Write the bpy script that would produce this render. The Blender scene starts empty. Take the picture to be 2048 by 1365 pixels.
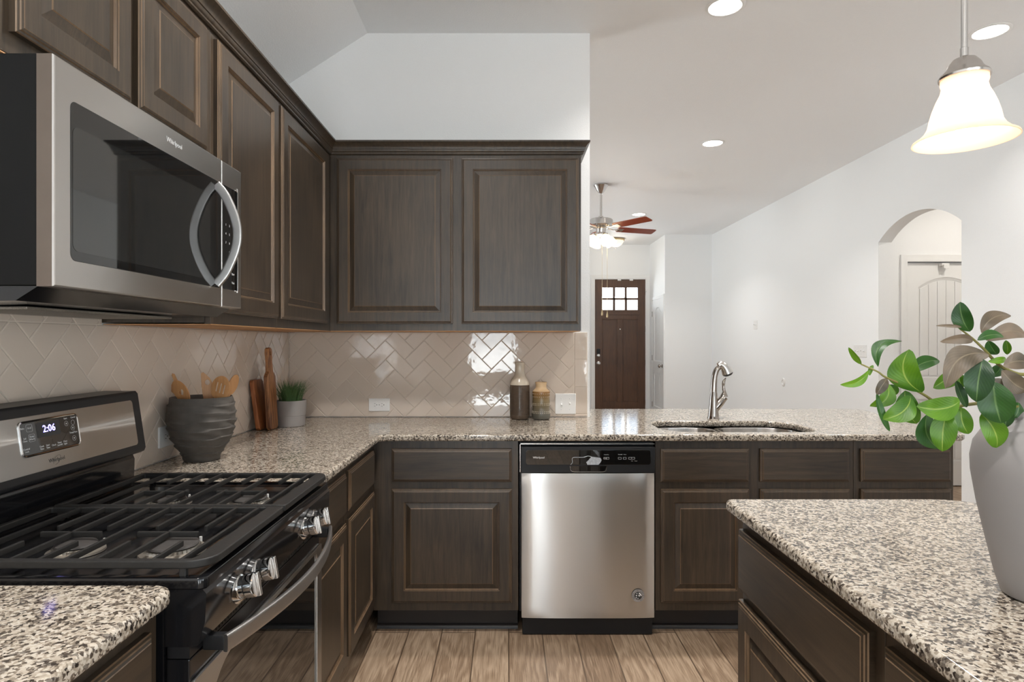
import bpy, bmesh, math, random
from mathutils import Vector, Matrix
random.seed(7)
S = bpy.context.scene
COL = S.collection
PI = math.pi
# ------------------------------------------------------------------ camera, sky, exposure
F = 1236.0; CX, CY = 1014.0, 683.0; HC = 1.3325
cd = bpy.data.cameras.new('camera'); cam = bpy.data.objects.new('camera', cd); COL.objects.link(cam)
cam.location = (0, 0, HC); cam.rotation_euler = (PI/2, 0, 0)
cd.sensor_width = 36; cd.lens = F/2048*36; cd.shift_x = (1024-CX)/2048; cd.shift_y = (CY-682.5)/2048
cd.clip_start = 0.05; cd.clip_end = 200
S.camera = cam
S.view_settings.view_transform = 'Standard'; S.view_settings.look = 'None'
S.view_settings.gamma = 1; S.view_settings.use_curve_mapping = False
S.view_settings.exposure = 0.56
w = bpy.data.worlds.new('sky'); S.world = w; w.use_nodes = True
nt = w.node_tree; bg = nt.nodes['Background']; bg.inputs[1].default_value = 1.0
# bright hazy sky above the horizon, sunlit pale ground below it
_tc = nt.nodes.new('ShaderNodeTexCoord'); _sp = nt.nodes.new('ShaderNodeSeparateXYZ'); _mr = nt.nodes.new('ShaderNodeMapRange'); _mx = nt.nodes.new('ShaderNodeMix')
nt.links.new(_tc.outputs['Generated'], _sp.inputs[0]); nt.links.new(_sp.outputs[2], _mr.inputs[0]); _mr.inputs[1].default_value = -.03; _mr.inputs[2].default_value = .03
_mx.data_type = 'RGBA'; _mx.inputs[6].default_value = (15.5, 15.8, 16.2, 1); _mx.inputs[7].default_value = (4.6, 5.2, 5.8, 1)
nt.links.new(_mr.outputs[0], _mx.inputs[0]); nt.links.new(_mx.outputs[2], bg.inputs[0])
S.cycles.max_bounces = 8; S.cycles.diffuse_bounces = 5; S.cycles.glossy_bounces = 4
S.cycles.transmission_bounces = 5; S.cycles.transparent_max_bounces = 6
S.cycles.use_denoising = True; S.cycles.sample_clamp_indirect = 6; S.cycles.caustics_reflective = False
S.cycles.caustics_refractive = False; S.cycles.blur_glossy = 0.3

def light(name, kind, loc, power, color=(1, 1, 1), size=.1, rot=(0, 0, 0), size_y=None, portal=False, spread=None, parent=None, disk=False):
    d = bpy.data.lights.new(name, kind); d.energy = power; d.color = color
    if kind == 'AREA':
        d.size = size
        if disk: d.shape = 'DISK'
        if size_y: d.shape = 'RECTANGLE'; d.size_y = size_y
        if portal: d.cycles.is_portal = True
        if spread: d.spread = spread
    else:
        d.shadow_soft_size = size
    o = bpy.data.objects.new(name, d); COL.objects.link(o)
    o.location = loc; o.rotation_euler = rot
    if parent: o.parent = parent; o.location = Vector(loc) - W(parent)
    return o
# daylight enters only through the windows: portals guide the sky's light through them
light('window_portal', 'AREA', (.53, -3.44, 1.09), 1, size=2.4, size_y=2.1, rot=(PI/2, 0, 0), portal=True)
light('window_portal', 'AREA', (2.45, -3.44, 1.5), 1, size=.9, size_y=1.3, rot=(PI/2, 0, 0), portal=True)
light('window_portal', 'AREA', (3.42, -1.8, 1.3), 1, size=1.6, size_y=1.6, rot=(0, PI/2, 0), portal=True)
light('window_portal', 'AREA', (-2.84, 5.8, 1.5), 1, size=1.4, size_y=1.3, rot=(0, -PI/2, 0), portal=True)
light('window_portal', 'AREA', (-2.84, 8.4, 1.5), 1, size=1.4, size_y=1.3, rot=(0, -PI/2, 0), portal=True)

# ------------------------------------------------------------------ helpers
_W = {}
def W(o): return _W[o.name]
def tag(o, label=None, cat=None, group=None, kind=None):
    if label: o['label'] = label
    if cat: o['category'] = cat
    if group: o['group'] = group
    if kind: o['kind'] = kind
    return o
def empty(name, loc, label=None, cat=None, group=None):
    o = bpy.data.objects.new(name, None); COL.objects.link(o); o.empty_display_size = .05
    o.location = loc; _W[o.name] = Vector(loc); return tag(o, label, cat, group)
def obj(name, bm, mats, parent=None, ang=35, loc=None, smooth=True, flat=False):
    if not isinstance(mats, (list, tuple)): mats = [mats]
    bmesh.ops.recalc_face_normals(bm, faces=bm.faces[:])
    if parent is not None: o0 = W(parent)
    elif loc is not None: o0 = Vector(loc)
    else:
        xs = [v.co.x for v in bm.verts]; ys = [v.co.y for v in bm.verts]; zs = [v.co.z for v in bm.verts]
        o0 = Vector(((min(xs)+max(xs))/2, (min(ys)+max(ys))/2, min(zs)))
    bmesh.ops.translate(bm, verts=bm.verts[:], vec=-o0)
    ca = math.radians(ang)
    for e in bm.edges:
        if len(e.link_faces) == 2 and e.calc_face_angle(0) > ca: e.smooth = False
    for f in bm.faces: f.smooth = smooth and not (flat and abs(f.normal.z) > .9995)
    me = bpy.data.meshes.new(name); bm.to_mesh(me); bm.free()
    for m in mats: me.materials.append(m)
    o = bpy.data.objects.new(name, me); COL.objects.link(o)
    if smooth and len(me.polygons) < 6000:
        wn = o.modifiers.new('weighted_normal', 'WEIGHTED_NORMAL'); wn.keep_sharp = True; wn.weight = 60
    if parent is not None: o.parent = parent
    else: o.location = o0
    _W[o.name] = o0.copy(); return o
def struct(name, bm, mats, parent=None, **k):
    o = obj(name, bm, mats, parent, **k)
    if parent is None: o['kind'] = 'structure'
    return o
def dup(root, delta, label=None):
    def rec(o, par):
        c = o.copy(); COL.objects.link(c)
        if par is not None: c.parent = par
        _W[c.name] = W(o) + Vector(delta) if o.name in _W else Vector(delta)
        for ch in list(o.children): rec(ch, c)
        return c
    r = rec(root, None); r.location = root.location + Vector(delta)
    if label: r['label'] = label
    return r
def B(): return bmesh.new()
def box(bm, lo, hi, bev=0, seg=2, mi=0, M=None):
    lo = Vector(lo); hi = Vector(hi)
    r = bmesh.ops.create_cube(bm, size=1)
    vs = r['verts']; c = (lo+hi)/2; d = hi-lo
    for v in vs: v.co = Vector((v.co.x*d.x, v.co.y*d.y, v.co.z*d.z)) + c
    fs = list({f for v in vs for f in v.link_faces}); es = list({e for v in vs for e in v.link_edges})
    if bev > 0:
        rr = bmesh.ops.bevel(bm, geom=es, offset=min(bev, .49*min(abs(x) for x in d)), segments=seg, profile=.5, affect='EDGES')
        fs = list(set([f for f in fs if f.is_valid] + rr['faces'])); vs = list({v for f in fs for v in f.verts})
    for f in fs: f.material_index = mi
    if M is not None: bmesh.ops.transform(bm, matrix=M, verts=vs)
    return fs
def frame_M(O, u, v, n):
    u, v, n = Vector(u), Vector(v), Vector(n); M = Matrix.Identity(4)
    for i in range(3): M[i][0] = u[i]; M[i][1] = v[i]; M[i][2] = n[i]; M[i][3] = O[i]
    return M
def lathe(bm, prof, M=None, seg=32, mi=0, rfun=None, cap0=True, cap1=True, frac=1.0):
    """profile of (radius, height) about local z"""
    rings = []
    n = seg
    for (r, z) in prof:
        ring = []
        for i in range(n):
            a = 2*PI*i/n; rr, zz = (r, z) if rfun is None else rfun(r, z, a)
            co = Vector((rr*math.cos(a), rr*math.sin(a), zz))
            ring.append(bm.verts.new(M @ co if M is not None else co))
        rings.append(ring)
    for a, b in zip(rings, rings[1:]):
        for i in range(n):
            f = bm.faces.new((a[i], a[(i+1) % n], b[(i+1) % n], b[i])); f.material_index = mi
    if cap0: f = bm.faces.new(rings[0][::-1]); f.material_index = mi
    if cap1: f = bm.faces.new(rings[-1]); f.material_index = mi
def tube(bm, pts, rad, seg=10, mi=0, flat=1.0, cap=True, sq=1.0):
    """sweep of a circle (radius or list of radii; flat squashes one axis) along points"""
    pts = [Vector(p) for p in pts]; n = len(pts)
    rads = rad if isinstance(rad, (list, tuple)) else [rad]*n
    t0 = (pts[1]-pts[0]).normalized()
    up = Vector((0, 0, 1)) if abs(t0.z) < .9 else Vector((0, 1, 0))
    a = t0.cross(up).normalized(); rings = []
    for i, p in enumerate(pts):
        t = (pts[min(i+1, n-1)] - pts[max(i-1, 0)]).normalized()
        a = (a - t*a.dot(t)).normalized(); b = t.cross(a)
        sg = lambda x: math.copysign(abs(x)**sq, x)
        rings.append([bm.verts.new(p + (a*sg(math.cos(2*PI*k/seg)) + b*sg(math.sin(2*PI*k/seg))*flat)*rads[i]) for k in range(seg)])
    for r0, r1 in zip(rings, rings[1:]):
        for k in range(seg):
            f = bm.faces.new((r0[k], r0[(k+1) % seg], r1[(k+1) % seg], r1[k])); f.material_index = mi
    if cap:
        f = bm.faces.new(rings[0][::-1]); f.material_index = mi
        f = bm.faces.new(rings[-1]); f.material_index = mi
def loops(bm, O, u, v, n, w, h, prof, mats=None, rad=None, cap_mi=0, back=True, shape=None):
    """nested rectangles: prof = [(inset, depth)...] from the back outward; closes with a cap"""
    O, u, v, n = Vector(O), Vector(u), Vector(v), Vector(n)
    rings = []
    for (i, d) in prof:
        if rad is None: pts = [(i, i), (w-i, i), (w-i, h-i), (i, h-i)]
        else:
            r = max(rad-i, .0008); pts = []
            for (cx, cy, a0) in ((w-i-r, i+r, -90), (w-i-r, h-i-r, 0), (i+r, h-i-r, 90), (i+r, i+r, 180)):
                for k in range(6):
                    a = math.radians(a0 + 90*k/5); pts.append((cx+r*math.cos(a), cy+r*math.sin(a)))
        rings.append([bm.verts.new(O + u*p[0] + v*p[1] + n*d) for p in pts])
    m = len(rings[0])
    for j, (a, b) in enumerate(zip(rings, rings[1:])):
        for k in range(m):
            f = bm.faces.new((a[k], a[(k+1) % m], b[(k+1) % m], b[k]))
            f.material_index = mats[j] if mats else 0
    if back: bm.faces.new(rings[0][::-1])
    f = bm.faces.new(rings[-1]); f.material_index = cap_mi
def prism(bm, poly, n, t, mi=0):
    """polygon of 3-D points pushed along n by t"""
    n = Vector(n); a = [bm.verts.new(Vector(p)) for p in poly]; b = [bm.verts.new(Vector(p)+n*t) for p in poly]
    k = len(a)
    fs = [bm.faces.new(a[::-1]), bm.faces.new(b)] + [bm.faces.new((a[i], a[(i+1) % k], b[(i+1) % k], b[i])) for i in range(k)]
    for f in fs: f.material_index = mi
def curve_bm(outlines, ext, bev, res=2, M=None, mi=0, bm=None):
    """filled 2-D outlines (later ones are holes) with thickness 2*(ext+bev) about local z=0"""
    cu = bpy.data.curves.new('tmp', 'CURVE'); cu.dimensions = '2D'; cu.fill_mode = 'BOTH'
    cu.extrude = ext; cu.bevel_depth = bev; cu.bevel_resolution = res; cu.offset = -bev
    for pts in outlines:
        sp = cu.splines.new('POLY'); sp.points.add(len(pts)-1)
        for q, p in zip(sp.points, pts): q.co = (p[0], p[1], 0, 1)
        sp.use_cyclic_u = True
    o = bpy.data.objects.new('tmp', cu); COL.objects.link(o)
    dg = bpy.context.evaluated_depsgraph_get(); dg.update()
    me = bpy.data.meshes.new_from_object(o.evaluated_get(dg))
    t = B(); t.from_mesh(me); bmesh.ops.remove_doubles(t, verts=t.verts[:], dist=1e-6)
    if M is not None: bmesh.ops.transform(t, matrix=M, verts=t.verts[:])
    for f in t.faces: f.material_index = mi
    t.to_mesh(me); t.free(); bm = B() if bm is None else bm; bm.from_mesh(me)
    bpy.data.objects.remove(o); bpy.data.curves.remove(cu); bpy.data.meshes.remove(me)
    return bm
def text_bm(items, ext=.0002, bm=None):
    """items: (string, size, centre point, u, v, n)"""
    bm = B() if bm is None else bm
    for (s, size, c, u, v, n) in items:
        cu = bpy.data.curves.new('tmp', 'FONT'); cu.body = s; cu.size = size; cu.extrude = ext; cu.align_x = 'CENTER'; cu.align_y = 'CENTER'
        cu.resolution_u = 2
        o = bpy.data.objects.new('tmp', cu); COL.objects.link(o)
        dg = bpy.context.evaluated_depsgraph_get(); dg.update()
        me = bpy.data.meshes.new_from_object(o.evaluated_get(dg))
        me.transform(frame_M(c, u, v, n)); bm.from_mesh(me)
        bpy.data.objects.remove(o); bpy.data.curves.remove(cu); bpy.data.meshes.remove(me)
    return bm
def rrect(x0, y0, x1, y1, r, k=6, rs=None):
    pts = []
    rs = rs or (r, r, r, r)   # br, tr, tl, bl
    for (cx, cy, a0, r_) in ((x1-rs[0], y0+rs[0], -90, rs[0]), (x1-rs[1], y1-rs[1], 0, rs[1]), (x0+rs[2], y1-rs[2], 90, rs[2]), (x0+rs[3], y0+rs[3], 180, rs[3])):
        for i in range(k+1):
            a = math.radians(a0+90*i/k); pts.append((cx+r_*math.cos(a), cy+r_*math.sin(a)))
    return pts
def P(px, py, Y):
    return Vector(((px-CX)/F*Y, Y, HC-(py-CY)/F*Y))
def arc(cx, cy, r, a0, a1, n=10):
    return [(cx+r*math.cos(math.radians(a0+(a1-a0)*i/n)), cy+r*math.sin(math.radians(a0+(a1-a0)*i/n))) for i in range(n+1)]
def bez(p, n=20):
    """Catmull-Rom through points"""
    p = [Vector(q) for q in p]; q = [2*p[0]-p[1]] + p + [2*p[-1]-p[-2]]; out = []
    for i in range(1, len(q)-2):
        for k in range(n):
            t = k/n; a, b, c, d = q[i-1], q[i], q[i+1], q[i+2]
            out.append(.5*((2*b) + (-a+c)*t + (2*a-5*b+4*c-d)*t*t + (-a+3*b-3*c+d)*t**3))
    out.append(p[-1]); return out

# ------------------------------------------------------------------ materials
def srgb(r, g, b):
    f = lambda c: (c/255/12.92) if c/255 <= .04045 else ((c/255+.055)/1.055)**2.4
    return (f(r), f(g), f(b), 1)
class NT:
    def __init__(s, name):
        s.m = bpy.data.materials.new(name); s.m.use_nodes = True; s.t = s.m.node_tree; s.n = s.t.nodes
        s.p = s.n['Principled BSDF']; s.tc = s.n.new('ShaderNodeTexCoord')
    def new(s, t, **k):
        x = s.n.new(t)
        for a, b in k.items(): setattr(x, a, b)
        return x
    def link(s, a, b): s.t.links.new(a, b)
    def map(s, scale=(1, 1, 1), rot=(0, 0, 0), src=None):
        mp = s.new('ShaderNodeMapping'); mp.inputs['Scale'].default_value = scale; mp.inputs['Rotation'].default_value = rot
        s.link(src or s.tc.outputs['Object'], mp.inputs['Vector']); return mp.outputs[0]
    def noise(s, vec, scale, detail=3, rough=.5, dist=0):
        x = s.new('ShaderNodeTexNoise'); x.inputs['Scale'].default_value = scale; x.inputs['Detail'].default_value = detail
        x.inputs['Roughness'].default_value = rough; x.inputs['Distortion'].default_value = dist
        s.link(vec, x.inputs['Vector']); return x.outputs['Fac']
    def ramp(s, fac, stops, interp='LINEAR'):
        x = s.new('ShaderNodeValToRGB'); x.color_ramp.interpolation = interp; el = x.color_ramp.elements
        while len(el) < len(stops): el.new(.5)
        for e, (p, c) in zip(el, stops): e.position = p; e.color = c
        s.link(fac, x.inputs[0]); return x.outputs[0]
    def bump(s, h, strength=.2, dist=.001):
        x = s.new('ShaderNodeBump'); x.inputs['Strength'].default_value = strength; x.inputs['Distance'].default_value = dist
        s.link(h, x.inputs['Height']); s.link(x.outputs[0], s.p.inputs['Normal']); return x
    def mix(s, fac, a, b, mode='MIX'):
        x = s.new('ShaderNodeMix'); x.data_type = 'RGBA'; x.blend_type = mode
        for v, i in ((fac, 0), (a, 6), (b, 7)):
            if isinstance(v, (int, float, tuple)): x.inputs[i].default_value = v
            else: s.link(v, x.inputs[i])
        return x.outputs[2]
    def math(s, op, a, b=0.0, c=None):
        x = s.new('ShaderNodeMath'); x.operation = op
        for v, i in ((a, 0), (b, 1), (c, 2)):
            if v is None: continue
            if isinstance(v, (int, float)): x.inputs[i].default_value = v
            else: s.link(v, x.inputs[i])
        return x.outputs[0]
def mat(name, col, rough=.5, metal=0, coat=0, emit=None, es=0, trans=0, spec=None, aniso=0, nz=None):
    t = NT(name); p = t.p
    p.inputs['Base Color'].default_value = col; p.inputs['Roughness'].default_value = rough; p.inputs['Metallic'].default_value = metal
    p.inputs['Coat Weight'].default_value = coat; p.inputs['Coat Roughness'].default_value = .05
    if emit: p.inputs['Emission Color'].default_value = emit; p.inputs['Emission Strength'].default_value = es
    if trans: p.inputs['Transmission Weight'].default_value = trans
    if spec is not None: p.inputs['Specular IOR Level'].default_value = spec
    if aniso: p.inputs['Anisotropic'].default_value = aniso
    if nz:   # (scale, colour amount, bump)
        n = t.noise(t.map(), nz[0], 3)
        c = t.mix(n, tuple(x*(1-nz[1]) for x in col[:3])+(1,), tuple(min(1, x*(1+nz[1])) for x in col[:3])+(1,)); t.link(c, p.inputs['Base Color'])
        if len(nz) > 2: t.bump(n, nz[2], .001)
    return t.m
M = {}
def wall_paint(name, col, bump=.35, sc=260):
    t = NT(name); t.p.inputs['Base Color'].default_value = col; t.p.inputs['Roughness'].default_value = .62
    n = t.noise(t.map(), sc, 2, .5); r = t.ramp(n, [(.42, (0, 0, 0, 1)), (.62, (1, 1, 1, 1))])
    t.bump(r, bump, .0012); return t.m
M['wall'] = wall_paint('white_wall_paint', (.85, .853, .85, 1), .3, 230)
M['ceiling'] = wall_paint('white_ceiling_paint', (.90, .905, .91, 1), .45, 150)
M['trim'] = mat('white_trim_paint', (.84, .835, .82, 1), .35, nz=(8, .02))
M['white'] = mat('white_plastic', (.8, .79, .77, 1), .3, nz=(30, .02))
def wood(name, dark, light, vertical=True, rough=.36, coat=.14, sc=1.0, contrast=1):
    t = NT(name); s = (38*sc, 38*sc, 2.2*sc) if vertical else (2.2*sc, 2.2*sc, 38*sc)
    oi = t.new('ShaderNodeObjectInfo')
    add = t.new('ShaderNodeVectorMath'); add.operation = 'ADD'; t.link(t.tc.outputs['Object'], add.inputs[0])
    cmb = t.new('ShaderNodeCombineXYZ'); t.link(t.math('MULTIPLY', oi.outputs['Random'], 7.0), cmb.inputs[0]); t.link(t.math('MULTIPLY', oi.outputs['Random'], 3.0), cmb.inputs[2]); t.link(cmb.outputs[0], add.inputs[1])
    v = t.map(s, src=add.outputs[0]); n = t.noise(v, 1.6, 6, .6, .8)
    v2 = t.map((2.5, 2.5, 2.5), src=add.outputs[0]); n2 = t.noise(v2, 1.3, 2)
    v3 = t.map((s[0]*6, s[1]*6, s[2]*6), src=add.outputs[0]); n3 = t.noise(v3, 1.5, 2)
    f = t.math('ADD', t.math('MULTIPLY', n, .55), t.math('ADD', t.math('MULTIPLY', n2, .3), t.math('MULTIPLY', n3, .15)))
    c = t.ramp(f, [(.5-.16/contrast, dark), (.5+.16/contrast, light)]); t.link(c, t.p.inputs['Base Color'])
    t.p.inputs['Roughness'].default_value = rough; t.p.inputs['Coat Weight'].default_value = coat; t.p.inputs['Coat Roughness'].default_value = .28
    v4 = t.map(); bn = t.noise(v4, 320, 2)
    t.bump(t.math('ADD', t.math('MULTIPLY', n3, .5), bn), .10, .0006); return t.m
DK, LT = srgb(33, 27, 21), srgb(75, 62, 48)
M['wood'] = wood('dark_stained_wood', DK, LT)
M['woodh'] = wood('dark_stained_wood_across', DK, LT, False)
M['edge'] = wood('dark_wood_worn_edge', srgb(86, 67, 48), srgb(126, 101, 76), rough=.35)
M['toe'] = mat('dark_toe_board', srgb(36, 32, 31), .4, nz=(6, .25))
M['pine'] = wood('raw_cabinet_underside', srgb(176, 128, 84), srgb(206, 158, 110), False, .6, 0)
M['acacia'] = wood('acacia_wood', srgb(120, 66, 34), srgb(176, 110, 62), True, .5, .05, contrast=1.6)
M['acacia2'] = wood('striped_acacia_wood', srgb(96, 58, 36), srgb(172, 120, 76), True, .5, .05, 1.4, 2.2)
M['bamboo'] = wood('pale_bamboo', srgb(158, 110, 66), srgb(194, 144, 94), True, .5, .05)
M['doorwood'] = wood('brown_door_wood', srgb(62, 38, 22), srgb(98, 64, 38), True, .4, .15)
M['cherry'] = wood('cherry_blade_wood', srgb(110, 36, 14), srgb(150, 62, 28), True, .35, .2)
# granite
def granite():
    t = NT('speckled_granite'); v = t.map()
    nv = t.new('ShaderNodeTexNoise'); nv.inputs['Scale'].default_value = 170; nv.inputs['Detail'].default_value = 2; t.link(v, nv.inputs['Vector'])
    sub = t.new('ShaderNodeVectorMath'); sub.operation = 'MULTIPLY_ADD'; t.link(nv.outputs['Color'], sub.inputs[0]); sub.inputs[1].default_value = (.006, .006, .006); t.link(v, sub.inputs[2])
    vo = t.new('ShaderNodeTexVoronoi'); vo.inputs['Scale'].default_value = 215; t.link(sub.outputs[0], vo.inputs['Vector'])
    sep = t.new('ShaderNodeSeparateColor'); t.link(vo.outputs['Color'], sep.inputs[0])
    big = t.noise(v, 26, 3, .6)
    f = t.math('ADD', t.math('MULTIPLY', sep.outputs[0], .72), t.math('MULTIPLY', big, .45))
    c = t.ramp(f, [(.0, srgb(28, 24, 22)), (.27, srgb(48, 42, 38)), (.38, srgb(108, 97, 86)), (.50, srgb(154, 143, 128)), (.66, srgb(178, 167, 152)), (.86, srgb(196, 187, 174))])
    wn = t.new('ShaderNodeTexVoronoi'); wn.inputs['Scale'].default_value = 120; t.link(sub.outputs[0], wn.inputs['Vector'])
    s2 = t.new('ShaderNodeSeparateColor'); t.link(wn.outputs['Color'], s2.inputs[0])
    k = t.ramp(s2.outputs[1], [(.84, (0, 0, 0, 1)), (.90, (1, 1, 1, 1))])
    c2 = t.mix(t.math('MULTIPLY', k, .7), c, srgb(58, 50, 46))
    t.link(c2, t.p.inputs['Base Color']); t.p.inputs['Roughness'].default_value = .10
    t.p.inputs['IOR'].default_value = 1.5
    return t.m
M['granite'] = granite()
def tile():
    t = NT('glazed_taupe_tile'); v = t.map(); at = t.new('ShaderNodeAttribute'); at.attribute_name = 'tile'
    c = t.mix(at.outputs['Fac'], srgb(206, 192, 178), srgb(211, 197, 183)); t.link(c, t.p.inputs['Base Color'])
    t.p.inputs['Roughness'].default_value = .05; n = t.noise(v, 22, 2, .5); t.bump(n, .12, .004)
    return t.m
M['tile'] = tile(); M['grout'] = mat('pale_grout', srgb(222, 212, 200), .8, nz=(60, .05))
def floor_mat():
    t = NT('wood_look_floor_tile'); v = t.map(rot=(0, 0, PI/2))
    br = t.new('ShaderNodeTexBrick'); br.offset = .37; br.offset_frequency = 2; t.link(v, br.inputs['Vector'])
    br.inputs['Scale'].default_value = 1; br.inputs['Brick Width'].default_value = .92; br.inputs['Row Height'].default_value = .1525
    br.inputs['Mortar Size'].default_value = .0030; br.inputs['Mortar Smooth'].default_value = .1
    br.inputs['Color1'].default_value = (0, 0, 0, 1); br.inputs['Color2'].default_value = (1, 1, 1, 1)
    rnd = t.new('ShaderNodeSeparateColor'); t.link(br.outputs['Color'], rnd.inputs[0])
    add = t.new('ShaderNodeVectorMath'); add.operation = 'ADD'; t.link(t.tc.outputs['Object'], add.inputs[0])
    cmb = t.new('ShaderNodeCombineXYZ')
    for i, k in enumerate((5.3, 9.1, 3.7)): t.link(t.math('MULTIPLY', rnd.outputs[0], k), cmb.inputs[i])
    t.link(cmb.outputs[0], add.inputs[1])
    gv = t.map((7, .9, 7), src=add.outputs[0]); base = t.noise(gv, 1.2, 2, .5)
    fine = t.noise(t.map((190, 7, 190), src=add.outputs[0]), 1.3, 4, .6)
    wv = t.math('SINE', t.math('ADD', t.math('MULTIPLY', base, 75), t.math('MULTIPLY', fine, 5)))
    f = t.math('ADD', t.math('MULTIPLY', wv, .07), t.math('ADD', t.math('MULTIPLY', fine, .75), t.math('MULTIPLY', rnd.outputs[0], .25)))
    c = t.ramp(f, [(.12, srgb(82, 63, 46)), (.46, srgb(138, 115, 93)), (.72, srgb(180, 157, 133))])
    c2 = t.mix(br.outputs['Fac'], c, srgb(92, 74, 58)); t.link(c2, t.p.inputs['Base Color'])
    t.p.inputs['Roughness'].default_value = .42; t.bump(f, .12, .001); return t.m
M['floor'] = floor_mat()
def steel(name, col, rough, stretch=(4, 4, 900)):
    t = NT(name); n = t.noise(t.map(stretch), 1.5, 3, .6); c = t.mix(n, tuple(x*.985 for x in col[:3])+(1,), col); t.link(c, t.p.inputs['Base Color'])
    t.p.inputs['Metallic'].default_value = 1; r = t.math('ADD', t.math('MULTIPLY', n, .01), rough-.005); t.link(r, t.p.inputs['Roughness'])
    tg = t.new('ShaderNodeTangent'); tg.direction_type = 'RADIAL'; tg.axis = 'Z'; t.link(tg.outputs[0], t.p.inputs['Tangent'])
    t.p.inputs['Anisotropic'].default_value = .97; t.p.inputs['Anisotropic Rotation'].default_value = .25; return t.m
M['steel'] = steel('brushed_stainless_steel', (.62, .605, .585, 1), .29)
M['satin'] = mat('satin_steel', (.42, .41, .40, 1), .36, 1, nz=(60, .03))
M['steelsink'] = steel('sink_stainless_steel', (.66, .63, .6, 1), .25)
M['chrome'] = mat('polished_chrome', (.75, .75, .75, 1), .09, 1, nz=(50, .03))
M['nickel'] = mat('brushed_nickel', (.62, .60, .58, 1), .22, 1, nz=(60, .05))
M['bronze'] = mat('polished_bronze_nickel', (.36, .32, .29, 1), .12, 1, nz=(20, .06))
M['brass'] = mat('old_brass', (.55, .42, .25, 1), .3, 1, nz=(20, .06))
M['black'] = mat('gloss_black_enamel', (.008, .008, .009, 1), .12, nz=(8, .2))
M['blackmatte'] = mat('satin_black_plastic', (.010, .010, .011, 1), .38, spec=.35, nz=(20, .15))
M['iron'] = mat('cast_iron', (.018, .017, .016, 1), .5, spec=.35, nz=(120, .25, .25))
M['cap'] = mat('burner_cap', (.05, .045, .042, 1), .55, nz=(60, .3))
M['burner'] = mat('burner_metal', (.40, .36, .31, 1), .45, .9, nz=(60, .1))
M['glassblack'] = mat('black_glass', (.004, .0045, .005, 1), .02, nz=(10, .1)); M['glassblack'].node_tree.nodes['Principled BSDF'].inputs['IOR'].default_value = 1.8
M['glassgrey'] = mat('grey_screened_glass', (.012, .013, .013, 1), .03, nz=(10, .1)); M['glassgrey'].node_tree.nodes['Principled BSDF'].inputs['IOR'].default_value = 1.9
M['deepblack'] = mat('dull_black_casing', (.006, .006, .006, 1), .6, spec=.15, nz=(20, .15))
M['led'] = mat('lit_blue_digits', (.2, .2, 1, 1), .4, emit=(.30, .26, 1, 1), es=5)
M['ink'] = mat('pale_grey_print', (.6, .6, .6, 1), .5, nz=(40, .02))
M['inkd'] = mat('dark_print', (.03, .03, .03, 1), .4, nz=(40, .02))
M['inkwhite'] = mat('white_print', (.9, .9, .9, 1), .5, nz=(40, .02))
M['film'] = mat('wrinkled_clear_film', (.42, .45, .48, 1), .25, nz=(140, .5, .6))
M['slot'] = mat('dark_slot', (.02, .018, .016, 1), .6, nz=(40, .1))
def glass(name, tint=(1, 1, 1, 1)):
    t = NT(name); tr = t.new('ShaderNodeBsdfTransparent'); tr.inputs[0].default_value = tint
    gl = t.new('ShaderNodeBsdfGlossy'); gl.inputs['Roughness'].default_value = .02
    fr = t.new('ShaderNodeFresnel'); fr.inputs[0].default_value = 1.45
    mx = t.new('ShaderNodeMixShader'); t.link(fr.outputs[0], mx.inputs[0]); t.link(tr.outputs[0], mx.inputs[1]); t.link(gl.outputs[0], mx.inputs[2])
    t.link(mx.outputs[0], t.n['Material Output'].inputs['Surface']); return t.m
M['glass'] = glass('window_glass', (.93, .95, .95, 1))
def lampglass(name, col, es, tr=.6):
    t = NT(name); d = t.new('ShaderNodeBsdfDiffuse'); d.inputs[0].default_value = col
    tl = t.new('ShaderNodeBsdfTranslucent'); tl.inputs[0].default_value = col
    m1 = t.new('ShaderNodeMixShader'); m1.inputs[0].default_value = tr; t.link(d.outputs[0], m1.inputs[1]); t.link(tl.outputs[0], m1.inputs[2])
    em = t.new('ShaderNodeEmission'); n = t.noise(t.map(), 5, 1); c = t.mix(n, col, tuple(x*.985 for x in col[:3])+(1,)); t.link(c, em.inputs[0]); em.inputs[1].default_value = es
    a = t.new('ShaderNodeAddShader'); t.link(m1.outputs[0], a.inputs[0]); t.link(em.outputs[0], a.inputs[1])
    t.link(a.outputs[0], t.n['Material Output'].inputs['Surface']); return t.m
M['shade'] = lampglass('lit_frosted_glass', (1, .86, .72, 1), .10)
M['bulb'] = lampglass('lit_bulb', (1, .93, .84, 1), 4)
M['fanshade'] = lampglass('lit_fan_glass', (1, .9, .72, 1), .5)
M['led_disc'] = lampglass('lit_lamp_disc', (1, .98, .94, 1), 5, .3)
M['concrete'] = mat('rough_grey_clay', srgb(80, 75, 70), .75, nz=(28, .35, .6))
M['potgrey'] = mat('pale_cement_pot', srgb(150, 145, 142), .7, nz=(30, .06, .1))
M['grass'] = mat('green_grass_blade', srgb(74, 104, 58), .5, nz=(40, .45))
M['soil'] = mat('dark_soil', srgb(40, 32, 26), .9, nz=(80, .3, .6))
M['cream'] = mat('cream_crackle_glaze', srgb(202, 190, 172), .22, nz=(40, .14))
M['brownglaze'] = mat('brown_ribbed_glaze', srgb(92, 78, 66), .15, nz=(12, .15))
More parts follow.
